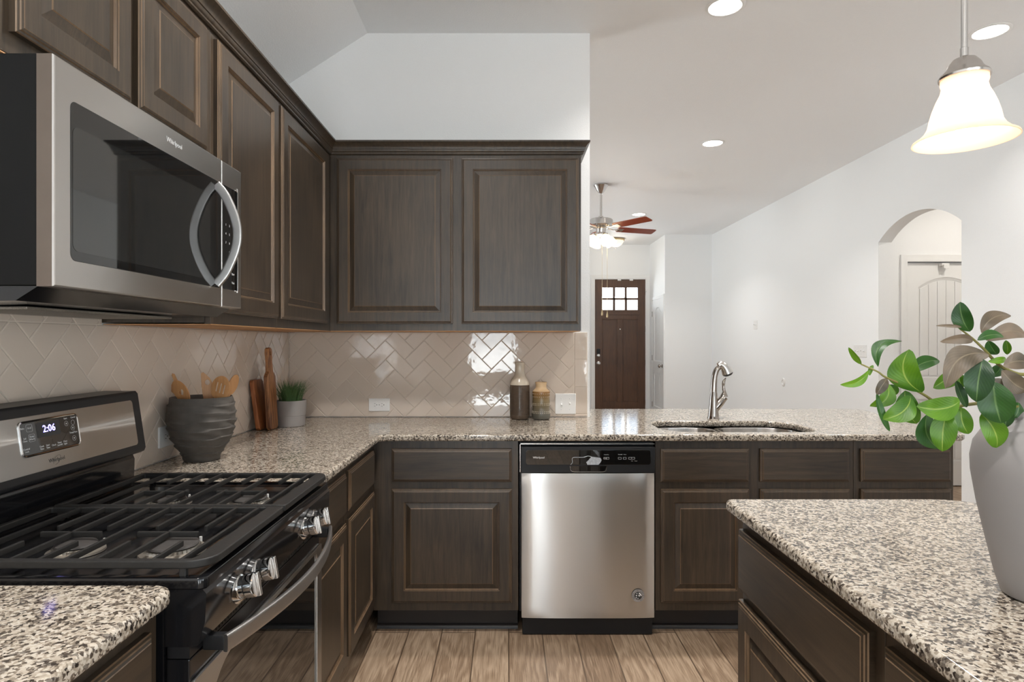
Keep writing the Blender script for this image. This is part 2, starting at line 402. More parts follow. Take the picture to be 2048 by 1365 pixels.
def olive():
    t = NT('amber_to_olive_glaze'); g = t.new('ShaderNodeSeparateXYZ'); t.link(t.tc.outputs['Object'], g.inputs[0])
    c = t.ramp(t.math('MULTIPLY', g.outputs[2], 5.0), [(.12, srgb(92, 90, 82)), (.5, srgb(120, 104, 74)), (.74, srgb(142, 102, 56)), (.76, srgb(208, 178, 140))]); t.link(c, t.p.inputs['Base Color'])
    t.p.inputs['Roughness'].default_value = .18; return t.m
M['olive'] = olive()
M['vase'] = mat('matte_grey_ceramic', srgb(142, 138, 137), .55, nz=(9, .06, .05))
def leaf(name, dark, light, rib):
    t = NT(name); uv = t.new('ShaderNodeSeparateXYZ'); t.link(t.tc.outputs['UV'], uv.inputs[0])
    a = t.math('ABSOLUTE', t.math('SUBTRACT', uv.outputs[0], .5)); oi = t.new('ShaderNodeObjectInfo')
    side = t.math('SINE', t.math('MULTIPLY', t.math('ADD', uv.outputs[1], t.math('MULTIPLY', a, -.9)), 62))
    n = t.noise(t.map((6, 6, 6)), 3, 2); f = t.math('ADD', t.math('MULTIPLY', n, .8), t.math('ADD', t.math('MULTIPLY', side, .018), t.math('MULTIPLY', oi.outputs['Random'], .2)))
    c = t.ramp(f, [(.3, dark), (.7, light)]); k = t.ramp(a, [(.014, (1, 1, 1, 1)), (.035, (0, 0, 0, 1))])
    t.link(t.mix(t.math('MULTIPLY', k, .75), c, rib), t.p.inputs['Base Color']); t.p.inputs['Roughness'].default_value = .38
    t.p.inputs['Subsurface Weight'].default_value = 0
    tl = t.new('ShaderNodeBsdfTranslucent'); t.link(c, tl.inputs[0]); mx = t.new('ShaderNodeMixShader'); mx.inputs[0].default_value = .18
    t.link(t.p.outputs[0], mx.inputs[1]); t.link(tl.outputs[0], mx.inputs[2]); t.link(mx.outputs[0], t.n['Material Output'].inputs['Surface'])
    t.bump(side, .06, .001); return t.m
M['leafg'] = leaf('bright_green_leaf', srgb(50, 96, 12), srgb(104, 150, 30), srgb(160, 180, 84))
M['leafd'] = leaf('deep_green_leaf', srgb(24, 58, 26), srgb(54, 100, 36), srgb(110, 140, 84))
M['leafb'] = leaf('brown_backed_leaf', srgb(52, 50, 36), srgb(140, 122, 103), srgb(150, 136, 112))
M['stem'] = mat('green_brown_stem', srgb(128, 122, 66), .5, nz=(30, .3))
M['exterior'] = mat('pale_stucco', (.11, .105, .10, 1), .8, nz=(3, .1)); M['shingle'] = mat('brown_shingle', (.12, .09, .08, 1), .8, nz=(12, .2))
M['ground'] = mat('pale_concrete_ground', (.74, .76, .80, 1), .9, nz=(2, .2)); M['exglass'] = mat('dark_house_window', (.1, .13, .17, 1), .1, nz=(2, .1))

# ------------------------------------------------------------------ the shell
XL, YB, ZC, XR, YF, XRR = -1.209, 3.413, 3.035, 3.27, 10.9, 3.385
TX, TY = -1.201, 3.405                       # faces of the tiles
def wall_with_holes(bm, axis, pos, th, a0, a1, z0, z1, holes):
    """wall in the plane axis=pos..pos+th spanning a0..a1 with rectangular holes (b0,b1,z0,z1)"""
    cuts = sorted({a0, a1, *[h[0] for h in holes], *[h[1] for h in holes]})
    for c0, c1 in zip(cuts, cuts[1:]):
        zs = [(z0, z1)]
        for h in holes:
            if h[0] <= c0 and h[1] >= c1:
                zs = [s for s in ((z0, h[2]), (h[3], z1)) if s[1]-s[0] > 1e-6]
        for s in zs:
            lo = (c0, pos, s[0]) if axis == 'y' else (pos, c0, s[0]); hi = (c1, pos+th, s[1]) if axis == 'y' else (pos+th, c1, s[1])
            box(bm, lo, hi)
bm = B(); box(bm, (-2.95, -3.56, -.05), (5.1, 11.05, 0)); struct('floor', bm, M['floor'])
bm = B(); box(bm, (-2.95, -3.56, ZC), (3.5, 11.05, ZC+.1)); struct('ceiling', bm, M['ceiling'])
bm = B(); prism(bm, [(XL, -3.44, 2.751), (-.769, -3.44, ZC+.001), (XL, -3.44, ZC+.001)], (0, 1, 0), YB+3.44); struct('ceiling_slope', bm, M['ceiling'])
bm = B(); box(bm, (XL-.115, -3.44, 0), (XL, YB+.115, ZC)); struct('wall_left', bm, M['wall'])
bm = B(); box(bm, (XL, YB, 0), (.457, YB+.115, ZC)); struct('wall_back', bm, M['wall'])
# rear wall behind the camera with the glass patio door and a window
bm = B(); wall_with_holes(bm, 'y', -3.56, .12, -2.95, 3.385, 0, ZC, [(-.66, .22, .03, 2.05), (1.30, 1.72, .03, 2.15), (2.0, 2.9, .85, 2.15)]); struct('wall_rear', bm, M['wall'])
# living room left wall with two windows
bm = B(); wall_with_holes(bm, 'x', -2.95, .115, YB, 11.02, 0, ZC, [(5.15, 6.45, .8, 2.2), (7.75, 9.05, .8, 2.2)]); struct('wall_left', bm, M['wall'])
bm = B(); box(bm, (-2.95, YB, 0), (XL-.115, YB+.115, ZC)); struct('wall_divider', bm, M['wall'])
# right wall with the arched opening
YA0, YA1, ZS, ZA = 4.446, 5.44, 2.203, 2.375
def arch_z(y):
    h = ZA-ZS; a = (YA1-YA0)/2; R = (a*a+h*h)/(2*h); d = y-(YA0+YA1)/2
    return ZA-R+math.sqrt(max(R*R-d*d, 0))
bm = B()
wall_with_holes(bm, 'x', XR, XRR-XR, -3.44, YA0, 0, ZC, [(-2.6, -1.0, .5, 2.1)]); wall_with_holes(bm, 'x', XR, XRR-XR, YA1, 9.86, 0, ZC, [])
N = 32; ys = [YA0+(YA1-YA0)*i/N for i in range(N+1)]
top = [bm.verts.new((XR, y, ZC)) for y in ys]; lowr = [bm.verts.new((XR, y, arch_z(y))) for y in ys]
top2 = [bm.verts.new((XRR, y, ZC)) for y in ys]; low2 = [bm.verts.new((XRR, y, arch_z(y))) for y in ys]
for i in range(N):
    bm.faces.new((lowr[i], lowr[i+1], top[i+1], top[i])); bm.faces.new((top2[i], top2[i+1], low2[i+1], low2[i])); bm.faces.new((low2[i], low2[i+1], lowr[i+1], lowr[i])); bm.faces.new((top[i], top[i+1], top2[i+1], top2[i]))
struct('wall_right', bm, M['wall'], ang=50)
# living-room far end: closet block and front wall
bm = B(); wall_with_holes(bm, 'y', YF, .12, -2.95, 2.525, 0, ZC, [(1.54, 2.455, 0, 2.44)]); struct('wall_front', bm, M['wall'])
bm = B(); box(bm, (2.52, 9.86, 0), (3.385, 11.02, ZC)); struct('wall_closet', bm, M['wall'])
# hall behind the arch
bm = B(); wall_with_holes(bm, 'y', 5.64, .115, XRR, 5.0, 0, 2.75, [(3.65, 4.41, 0, 2.06)]); box(bm, (XRR, 5.44, 0), (XRR+.012, 5.64, 2.75)); struct('wall_hall_back', bm, M['wall'])
bm = B(); box(bm, (XRR, 4.0, 0), (5.0, 4.115, 2.75)); struct('wall_hall_front', bm, M['wall'])
bm = B(); box(bm, (5.0, 4.0, 0), (5.1, 7.2, 2.75)); struct('wall_hall_end', bm, M['wall'])
bm = B(); box(bm, (XRR, 4.0, 2.75), (5.1, 7.2, 2.85)); struct('ceiling_hall', bm, M['ceiling'])
bm = B(); box(bm, (3.5, 7.1, 0), (5.0, 7.2, 2.75)); struct('wall_beyond_hall', bm, M['wall'])
# baseboards
def base_prof(bm, a, b, n):
    a, b, n = Vector(a), Vector(b), Vector(n); pr = [(0, 0), (.015, 0), (.015, .085), (.011, .10), (.006, .108), (0, .11)]
    prism(bm, [a+n*o+Vector((0, 0, z)) for o, z in pr], b-a, 1)
bm = B(); base_prof(bm, (XR, -3.4, 0), (XR, YA0, 0), (-1, 0, 0)); base_prof(bm, (XR, YA1, 0), (XR, 9.86, 0), (-1, 0, 0)); struct('baseboard_right', bm, M['trim'])
bm = B(); base_prof(bm, (2.53, 9.86, 0), (XR, 9.86, 0), (0, -1, 0)); struct('baseboard_far', bm, M['trim'])
bm = B(); base_prof(bm, (4.48, 5.64, 0), (5.0, 5.64, 0), (0, -1, 0)); base_prof(bm, (XRR+.012, 5.64, 0), (3.585, 5.64, 0), (0, -1, 0)); struct('baseboard_hall', bm, M['trim'])
# casings
CAS = [(0, 0), (.062, 0), (.062, .016), (.05, .018), (.03, .012), (.012, .014), (.004, .010), (0, .010)]
def casing(name, O, u, n, w, h, cw=.062, parent=None):
    """mitred casing round a door opening; O = lower left corner of the opening, on the wall face"""
    O, u, n = Vector(O), Vector(u), Vector(n); z = Vector((0, 0, 1)); bm = B()
    sec = []
    for k in range(4):
        ring = []
        for (o, d) in CAS:
            o = o*cw/.062
            q = [O-u*o, O-u*o+z*(h+o), O+u*(w+o)+z*(h+o), O+u*(w+o)][k]
            ring.append(bm.verts.new(q+n*d))
        sec.append(ring)
    m = len(CAS)
    for a, b in zip(sec, sec[1:]):
        for k in range(m): bm.faces.new((a[k], a[(k+1) % m], b[(k+1) % m], b[k]))
    bm.faces.new(sec[0]); bm.faces.new(sec[-1])
    return struct(name, bm, M['trim'], parent)
casing('trim_1', (1.54, YF, 0), (1, 0, 0), (0, -1, 0), .915, 2.44)
bm = B(); box(bm, (1.54, 10.9, 0), (1.5515, 11.02, 2.44)); box(bm, (2.4435, 10.9, 0), (2.455, 11.02, 2.44)); box(bm, (1.5515, 10.9, 2.426), (2.4435, 11.02, 2.44)); struct('trim_4', bm, M['trim'])
casing('trim_2', (3.65, 5.64, 0), (1, 0, 0), (0, -1, 0), .76, 2.06)
casing('trim_3', (2.52, 9.93, 0), (0, 1, 0), (-1, 0, 0), .74, 2.04, .05)
# --- front door: six lights over two tall panels
DX, DY = 1.552, 10.92
bm = B(); t_ = .044
def dbx(x0, x1, z0, z1, y0=0, y1=t_): box(bm, (DX+x0, DY+y0, z0), (DX+x1, DY+y1, z1), .002, 1)
DW_ = .891
dbx(0, .13, .005, 2.425); dbx(DW_-.13, DW_, .005, 2.425); dbx(.13, DW_-.13, .005, .26); dbx(.13, DW_-.13, 2.28, 2.425)
dbx(.13, DW_-.13, 1.72, 1.885); dbx(.40, .492, .26, 1.72)
dbx(.13, .40, .26, 1.72, .014, .034); dbx(.492, DW_-.13, .26, 1.72, .014, .034)
lx = [.13, .13+.2103, .13+.4207, DW_-.13]
for k in (1, 2): dbx(lx[k]-.018, lx[k]+.018, 1.885, 2.28)
dbx(.13, DW_-.13, 2.064, 2.10)
dbx(.10, DW_-.10, 1.80, 1.85, -.012, 0)
for (a, b) in ((.13, .40), (.492, DW_-.13)):
    for q in range(3):   # sticking round each panel
        pass
    for (x0, x1, z0, z1) in ((a, a+.014, .26, 1.72), (b-.014, b, .26, 1.72), (a, b, .26, .274), (a, b, 1.706, 1.72)): dbx(x0, x1, z0, z1, .005, .02)
door1 = struct('door_1', bm, M['doorwood'])
for r in range(2):
    for c in range(3):
        bm = B(); x0 = lx[c]+(.018 if c else 0); x1 = lx[c+1]-(.018 if c < 2 else 0); z0, z1 = ((1.885, 2.064), (2.10, 2.28))[r]
        box(bm, (DX+x0, DY+.018, z0), (DX+x1, DY+.024, z1)); obj('window_pane', bm, M['glass'], door1)
RY = frame_M((0, 0, 0), (1, 0, 0), (0, 0, 1), (0, -1, 0))
def at(x, y, z, R): return Matrix.Translation((x, y, z)) @ R
bm = B(); lathe(bm, [(.034, 0), (.034, .006), (.028, .010), (.012, .012), (.010, .03), (.022, .036), (.029, .048), (.027, .062), (.016, .070)], at(DX+.065, DY, .945, RY), 20); obj('door_handle', bm, M['nickel'], door1)
bm = B(); lathe(bm, [(.032, 0), (.032, .012), (.026, .02), (.014, .024)], at(DX+.065, DY, 1.08, RY), 20); box(bm, (DX+.06, DY-.045, 1.06), (DX+.07, DY-.02, 1.10), .003); obj('deadbolt', bm, M['nickel'], door1)
bm = B(); box(bm, (DX+.035, DY-.02, 1.11), (DX+.095, DY-.001, 1.20), .012, 3); obj('lock_body', bm, M['blackmatte'], door1)
bm = B(); lathe(bm, [(.012, 0), (.012, .004), (.006, .006)], at(DX+.446, DY, 1.545, RY), 14); obj('peephole', bm, M['nickel'], door1)
for z in (.25, .95, 1.55, 2.2):
    bm = B(); tube(bm, [(DX+DW_+.004, DY-.006, z-.05), (DX+DW_+.004, DY-.006, z+.05)], .008, 8); obj('hinge', bm, M['nickel'], door1)
for x in (.40, .61):
    bm = B(); box(bm, (DX+x, DY-.03, 2.40), (DX+x+.06, DY-.001, 2.428), .004); obj('sensor_block', bm, M['white'], door1)
bm = B(); tube(bm, [(DX+DW_-.01, DY-.01, 2.21), (DX+DW_-.01, DY-.07, 2.21)], .006, 8); tube(bm, [(DX+DW_-.01, DY-.07, 2.21), (DX+DW_-.01, DY-.085, 2.21)], .012, 10); obj('door_stop', bm, M['nickel'], door1)
# --- white planked doors with arched panels (hall door and closet door)
def plank_door(name, O, u, n, w, h, knob_side, hinge=True):
    O, u, n = Vector(O), Vector(u), Vector(n); z = Vector((0, 0, 1)); bm = B(); t = .035
    f = lambda x, zz, d: O + u*x + z*zz + n*d
    st = .115; ph = .235; mid0, mid1 = .80, 1.0; top = h-.13; rise = .09
    def slab(x0, x1, z0, z1, d0, d1):
        prism(bm, [f(x0, z0, d0), f(x1, z0, d0), f(x1, z1, d0), f(x0, z1, d0)], n, d1-d0)
    slab(0, st, .01, h, -t, 0); slab(w-st, w, .01, h, -t, 0); slab(st, w-st, .01, ph, -t, 0); slab(st, w-st, mid0, mid1, -t, 0)
    K = 14; za = lambda x: top-rise+rise*(1-((x-w/2)/(w/2-st))**2)
    for i in range(K):   # arched top rail
        x0 = st+(w-2*st)*i/K; x1 = st+(w-2*st)*(i+1)/K
        prism(bm, [f(x0, za(x0), -t), f(x1, za(x1), -t), f(x1, h, -t), f(x0, h, -t)], n, t)
        prism(bm, [f(x0, za(x0)-.022, -.010), f(x1, za(x1)-.022, -.010), f(x1, za(x1), -.003), f(x0, za(x0), -.003)], -n, .01)
    for (z0, z1, arc_) in ((ph, mid0, 0), (mid1, top, 1)):
        slab(st, w-st, z0, z1, -t, -.014)
        nb = 6; pw = (w-2*st-.04)/nb
        for i in range(nb):
            a = st+.02+pw*i; b = a+pw-.004
            if arc_: prism(bm, [f(a, z0+.02, -.014), f(b, z0+.02, -.014), f(b, za(b)-.03, -.014), f(a, za(a)-.03, -.014)], n, .008)
            else: slab(a, b, z0+.02, z1-.02, -.014, -.006)
    d = struct(name, bm, M['trim'])
    kx = .065 if knob_side == 0 else w-.065
    R = frame_M(f(kx, .93, 0), u, z, n); bm = B()
    lathe(bm, [(.03, 0), (.03, .005), (.012, .010), (.010, .028), (.024, .036), (.028, .048), (.024, .060), (.01, .066)], R, 18); obj('door_handle', bm, M['bronze'], d)
    if hinge:
        for hz in (.25, 1.05, 1.8):
            bm = B(); hx = w+.003 if knob_side == 0 else -.003
            tube(bm, [f(hx, hz-.045, .004), f(hx, hz+.045, .004)], .007, 8); obj('hinge', bm, M['nickel'], d)
    return d
d2 = plank_door('door_2', (3.655, 5.665, 0), (1, 0, 0), (0, -1, 0), .75, 2.05, 0)
bm = B(); box(bm, (3.655+.30, 5.62, 2.02), (3.655+.37, 5.663, 2.045), .004); box(bm, (3.655+.31, 5.61, 1.995), (3.655+.36, 5.625, 2.03), .004); obj('door_hook', bm, M['white'], d2)
d3 = plank_door('door_3', (2.512, 9.935, 0), (0, 1, 0), (-1, 0, 0), .73, 2.03, 0)
# rear patio door, rear window, living-room windows (frames + glass)
def window(name, O, u, n, w, h, nx, ny, fr=.05):
    O, u, n = Vector(O), Vector(u), Vector(n); z = Vector((0, 0, 1)); bm = B()
    def bar(x0, x1, z0, z1, d=.04): prism(bm, [O+u*x0+z*z0, O+u*x1+z*z0, O+u*x1+z*z1, O+u*x0+z*z1], n, d)
    bar(0, fr, 0, h); bar(w-fr, w, 0, h); bar(fr, w-fr, 0, fr); bar(fr, w-fr, h-fr, h)
    for i in range(1, nx): x = w*i/nx; bar(x-.02, x+.02, fr, h-fr, .035)
    for i in range(1, ny): zz = h*i/ny; bar(fr, w-fr, zz-.012, zz+.012, .03)
    o = struct(name, bm, M['trim']); bm = B()
    prism(bm, [O+u*fr+z*fr+n*.014, O+u*(w-fr)+z*fr+n*.014, O+u*(w-fr)+z*(h-fr)+n*.014, O+u*fr+z*(h-fr)+n*.014], n, .006); obj('window_pane', bm, M['glass'], o)
window('door_4', (-.66, -3.50, .03), (1, 0, 0), (0, 1, 0), .88, 2.02, 1, 1, .09)
window('window_5', (1.30, -3.50, .03), (1, 0, 0), (0, 1, 0), .42, 2.12, 1, 1, .04)
bm = B(); box(bm, (-.58, -3.50, .40), (.14, -3.46, .82)); obj('reflection_rail', bm, M['trim'], bpy.data.objects['door_4'])  # unseen rail added to break up the door's bright reflection in the tiles
window('window_1', (2.0, -3.50, .85), (1, 0, 0), (0, 1, 0), .90, 1.30, 1, 2)
window('window_fill', (3.33, -2.6, .5), (0, 1, 0), (-1, 0, 0), 1.60, 1.6, 2, 2)  # unseen window added on the right wall to brighten the left cabinets
window('window_2', (-2.90, 5.15, .8), (0, 1, 0), (1, 0, 0), 1.30, 1.4, 2, 2)
window('window_3', (-2.90, 7.75, .8), (0, 1, 0), (1, 0, 0), 1.30, 1.4, 2, 2)
# outside: ground and the house across the street
hs = empty('house', (4.0, 27, 0), 'pale stucco house across the street seen through the front door lights', 'house')
bm = B(); box(bm, (-6, 27, -.1), (14, 36, 5.4)); obj('wall', bm, M['exterior'], hs)
bm = B(); prism(bm, [(-6.6, 26.4, 5.4), (14.6, 26.4, 5.4), (14.6, 31.5, 8.2), (-6.6, 31.5, 8.2)], (0, 0, 1), .15); obj('roof', bm, M['shingle'], hs)
for x in (-1.5, 1.2, 3.9, 5.2, 8.5):
    f = B(); box(f, (x, 26.93, 3.2), (x+1.2, 26.99, 4.6)); o = obj('window', f, M['trim'], hs)
    for dx in (.08, .64):
        f = B(); box(f, (x+dx, 26.91, 3.28), (x+dx+.48, 26.94, 4.52)); obj('pane', f, M['exglass'], o)

# ------------------------------------------------------------------ herringbone tile
def clip(poly, x0, x1, y0, y1):
    for ax, lim, sg in ((0, x0, 1), (0, x1, -1), (1, y0, 1), (1, y1, -1)):
        out = []
        for i, p in enumerate(poly):
            q = poly[i-1]; a = sg*(q[ax]-lim) >= 0; b = sg*(p[ax]-lim) >= 0
            if a != b:
                t = (lim-q[ax])/(p[ax]-q[ax]); out.append((q[0]+t*(p[0]-q[0]), q[1]+t*(p[1]-q[1])))
            if b: out.append(p)
        poly = out
        if len(poly) < 3: return []
    return poly
def area(p): return sum(p[i-1][0]*p[i][1]-p[i][0]*p[i-1][1] for i in range(len(p)))/2
def inset(poly, d):
    n = len(poly); out = []
    for i in range(n):
        p0, p1, p2 = Vector(poly[i-1]), Vector(poly[i]), Vector(poly[(i+1) % n])
        e1 = (p1-p0).normalized(); e2 = (p2-p1).normalized(); n1 = Vector((-e1.y, e1.x)); n2 = Vector((-e2.y, e2.x))
        k = 1+n1.dot(n2); out.append(tuple(p1+(n1+n2)*d/max(k, .25)))
    return out
def herring(rects, lim, T, phase, extra=()):
    """rects: list of clip rectangles (u0,u1,v0,v1); T maps (u,v,depth) to the world"""
    bm = B(); lay = bm.loops.layers.float_color.new('tile'); Wt = .0753; c = math.sqrt(.5); polys = []
    for (u0, u1, v0, v1) in rects:
        for i in range(-80, 81):
            for j in range(-20, 21):
                for base in (((0, 0), (2, 0), (2, 1), (0, 1)), ((2, 0), (3, 0), (3, 2), (2, 2))):
                    q = [((x-i+4*j)*Wt, (y+i)*Wt) for x, y in base]
                    q = [((x+y)*c+phase[0], (-x+y)*c+phase[1]) for x, y in q]
                    q = clip(q, u0, u1, v0, v1)
                    if q and abs(area(q)) > 2e-5: polys.append(q)
    for (u0, u1, v0, v1) in extra: polys.append([(u0, v0), (u1, v0), (u1, v1), (u0, v1)])
    for q in polys:
        q = [p for i, p in enumerate(q) if (Vector(p)-Vector(q[i-1])).length > 2e-4]
        if len(q) < 3: continue
        if area(q) < 0: q = q[::-1]
        if abs(area(q)) < 8e-5: continue
        g, b = inset(q, .0009), inset(q, .0032)
        if area(b) < 1e-5 or area(b) > area(q): b = inset(q, .0014)
        tx, ty = random.uniform(-.0022, .0022), random.uniform(-.0022, .0022); cu, cv = sum(p[0] for p in q)/len(q), sum(p[1] for p in q)/len(q)
        dd = lambda p: .0075+tx*(p[0]-cu)+ty*(p[1]-cv)
        r0 = [bm.verts.new(T(p[0], p[1], .0045)) for p in g]; r1 = [bm.verts.new(T(p[0], p[1], dd(p)-.001)) for p in g]; r2 = [bm.verts.new(T(p[0], p[1], dd(p)+.0005)) for p in b]
        fs = []; k = len(q)
        for a, bb in ((r0, r1), (r1, r2)):
            for i in range(k): fs.append(bm.faces.new((a[i], a[(i+1) % k], bb[(i+1) % k], bb[i])))
        fs.append(bm.faces.new(r2)); s = random.random()
        for f in fs:
            for l in f.loops: l[lay] = (s, s, s, 1)
    for (u0, u1, v0, v1) in lim:   # grout bed, with its own thickness
        f0 = len(bm.faces)
        prism(bm, [T(u0, v0, .0006), T(u1, v0, .0006), T(u1, v1, .0006), T(u0, v1, .0006)], Vector(T(0, 0, 1))-Vector(T(0, 0, 0)), .0049, mi=1)
    return bm
ZT0, ZT1 = .916, 1.381
bm = herring([(TX, .371, ZT0, ZT1)], [(XL+.001, .443, ZT0, ZT1)], lambda u, v, d: Vector((u, YB-d, v)), (-.2447, 1.2844-.0533*3),
             [(.3715, .443, ZT0, .9320), (.3715, .443, .9325, 1.0815), (.3715, .443, 1.082, 1.2315), (.3715, .443, 1.232, ZT1)])
tag(obj('tile_backsplash', bm, [M['tile'], M['grout']], ang=20, smooth=True), 'taupe glazed herringbone tile backsplash on the short back wall behind the two stoneware bottles', 'backsplash')
bm = herring([(.2, TY-.001, ZT0, ZT1), (1.075, 1.835, ZT1, 1.42)], [(.2, TY-.001, ZT0, ZT1), (1.075, 1.835, ZT1, 1.42)], lambda u, v, d: Vector((XL+d, u, v)), (2.30, 1.2844-.0533*3))
tag(obj('tile_backsplash', bm, [M['tile'], M['grout']], ang=20), 'taupe glazed herringbone tile backsplash on the left wall behind the gas range', 'backsplash')

# ------------------------------------------------------------------ cabinets
DOOR = [(0, 0), (0, .012), (.0015, .0145), (.006, .0152), (.0075, .0178), (.0115, .0195), (.0125, .020), (.056, .020), (.0575, .0165), (.060, .0165), (.063, .0105), (.0655, .0105), (.086, .0165), (.0885, .0182)]
DM = [0, 1, 0, 1, 0, 1, 0, 1, 0, 1, 0, 0, 1]
DRW = [(0, 0), (0, .011), (.0015, .0135), (.006, .0142), (.0075, .0165), (.0115, .0182), (.0128, .0195)]
FM = [0, 1, 0, 1, 0, 1]
def cab_door(parent, O, u, n, w, h, small=False):
    bm = B(); pr = DOOR
    if small: pr = [(i if i < .05 else i-.004, d) for i, d in DOOR]
    loops(bm, O, u, (0, 0, 1), n, w, h, pr, DM); return obj('door', bm, [M['wood'], M['edge']], parent, ang=12)
def cab_drawer(parent, O, u, n, w, h):
    bm = B(); loops(bm, O, u, (0, 0, 1), n, w, h, DRW, FM); return obj('drawer', bm, [M['woodh'], M['edge']], parent, ang=12)
SHOE = [(0, 0), (.019, 0), (.0175, .008), (.013, .014), (.007, .018), (0, .019)]
def base_cab(label, u, n, face, a0, a1, back, cols, toe=True, group='dark base cabinets', zt=.883, sides=(1, 1)):
    """base unit. u = direction along the run (x or y axis), face = coordinate of the face frame along n's axis"""
    ux = 0 if abs(u[0]) else 1; nx = 1-ux; s = n[nx]
    def pt(a, f, z):
        p = [0, 0, z]; p[ux] = a; p[nx] = f; return p
    r = empty('base_cabinet', pt((a0+a1)/2, (face+back)/2, 0), label, 'cabinet', group)
    bm = B()
    def bb(A0, A1, f0, f1, z0, z1, bev=.0008, mi=0):
        p, q = pt(A0, f0, z0), pt(A1, f1, z1); box(bm, [min(x, y) for x, y in zip(p, q)], [max(x, y) for x, y in zip(p, q)], bev, 1, mi)
    bb(a0, a1, face-s*.019, face, .112, zt)                 # face frame
    bb(a0, a0+.016, back, face-s*.019, .112, zt); bb(a1-.016, a1, back, face-s*.019, .112, zt)
    bb(a0, a1, back, face-s*.019, .112, .128); bb(a0+.016, a1-.016, back, back+s*.012, .128, zt)
    obj('body', bm, [M['wood'], M['edge']], r)
    if toe:
        bm = B(); bb(a0+.001, a1-.001, face-s*.095, face-s*.080, .0, .112); bb(a0, a1, back, face-s*.1, 0, .02); obj('toe_kick', bm, M['toe'], r)
        bm = B(); prism(bm, [pt(a0+.001, face-s*.080+s*o, z) for o, z in SHOE], Vector(pt(a1-.001, 0, 0))-Vector(pt(a0+.001, 0, 0)), 1); obj('shoe_molding', bm, M['toe'], r)
    for (c0, c1, spec) in cols:
        for (kind, z0, z1) in spec:
            f = cab_drawer if kind == 'drawer' else cab_door
            f(r, pt(c0, face+s*.0003, z0), u, n, c1-c0, z1-z0)
    return r
STD = [('drawer', .697, .847), ('door', .152, .665)]
X_, Y_ = (1, 0, 0), (0, 1, 0); nY, pX, nX = (0, -1, 0), (1, 0, 0), (-1, 0, 0)
FB, FL = 2.80, -.605
base_cab('dark stained base cabinet in the corner, left of the dishwasher', X_, nY, FB, FL+.001, .051, YB-.005, [(-.521, .0225, STD)])
base_cab('dark stained sink base cabinet right of the dishwasher, below the faucet', X_, nY, FB, .672, 1.568, 3.50, [(.694, 1.092, STD), (1.142, 1.546, STD)])
base_cab('dark stained base cabinet at the right end of the sink run', X_, nY, FB, 1.569, 2.022, 3.50, [(1.596, 2.005, STD)])
base_cab('dark stained narrow base cabinet on the left wall, touching the range', Y_, pX, FL, 1.842, 2.288, XL+.005, [(1.868, 2.268, STD)])
base_cab('dark stained narrow base cabinet on the left wall, next to the inside corner', Y_, pX, FL, 2.289, 2.798, XL+.005, [(2.312, 2.745, STD)])
base_cab('dark stained base cabinet at the lower left, on the near side of the range', Y_, pX, FL, .36, 1.066, XL+.005, [(.40, 1.03, STD)])
# dark back panel of the peninsula, living-room side
bm = B(); box(bm, (.46, 3.505, 0), (2.022, 3.52, .883)); tag(obj('peninsula_panel', bm, M['wood']), 'dark stained panel closing the back of the peninsula toward the living room', 'panel')
# island
IX = .615
ISL = [('drawer', .690, .846), ('door', .152, .664)]
base_cab('dark stained island cabinet at the far end of the island, with the big plain drawer', Y_, nX, IX, 1.005, 1.612, 1.20, [(1.03, 1.603, ISL)], group='island cabinets')
base_cab('dark stained island cabinet nearest the camera at the bottom edge of the photo', Y_, nX, IX, .38, 1.003, 1.20, [(.42, .985, ISL)], group='island cabinets')

# uppers
def wall_cab(label, u, n, face, a0, a1, back, z0, z1, doors, mats=None):
    ux = 0 if abs(u[0]) else 1; nx = 1-ux; s = n[nx]
    def pt(a, f, z):
        p = [0, 0, z]; p[ux] = a; p[nx] = f; return p
    r = empty('wall_cabinet', pt((a0+a1)/2, (face+back)/2, z0), label, 'cabinet', 'dark wall cabinets')
    bm = B()
    def bb(A0, A1, f0, f1, za, zb, bev=.0008, mi=0):
        p, q = pt(A0, f0, za), pt(A1, f1, zb); box(bm, [min(x, y) for x, y in zip(p, q)], [max(x, y) for x, y in zip(p, q)], bev, 1, mi)
    bb(a0, a1, face-s*.019, face, z0, z1); bb(a0, a1, back, face-s*.0195, z0+.003, z1)
    obj('body', bm, M['wood'], r)
    bm = B(); bb(a0+.004, a1-.004, back+s*.002, face-s*.001, z0-.0025, z0-.0002, 0); obj('bottom_panel', bm, M['pine'], r)
    for (c0, c1, za, zb) in doors: cab_door(r, pt(c0, face+s*.0003, za), u, n, c1-c0, zb-za, small=(zb-za) < .5)
    return r
ZU, ZUT = 1.3845, 2.30
wall_cab('dark stained wall cabinet with two raised panel doors facing the camera', X_, nY, 3.085, -.8835, .3695, YB-.001, ZU, ZUT, [(-.846, -.27, 1.4195, 2.243), (-.226, .355, 1.4195, 2.243)])
wall_cab('dark stained wall cabinet on the left wall, tucked into the corner', Y_, pX, -.884, 2.368, YB-.001, XL+.001, ZU, ZUT, [(2.384, 2.99, 1.4195, 2.243)])
wall_cab('dark stained tall wall cabinet on the left wall, directly beyond the microwave', Y_, pX, -.884, 1.842, 2.367, XL+.001, ZU, ZUT, [(1.86, 2.350, 1.4195, 2.243)])
wall_cab('dark stained short wall cabinet with two doors above the microwave', Y_, pX, -.884, 1.07, 1.841, XL+.001, 1.842, ZUT, [(1.095, 1.43, 1.882, 2.243), (1.46, 1.792, 1.882, 2.243)])
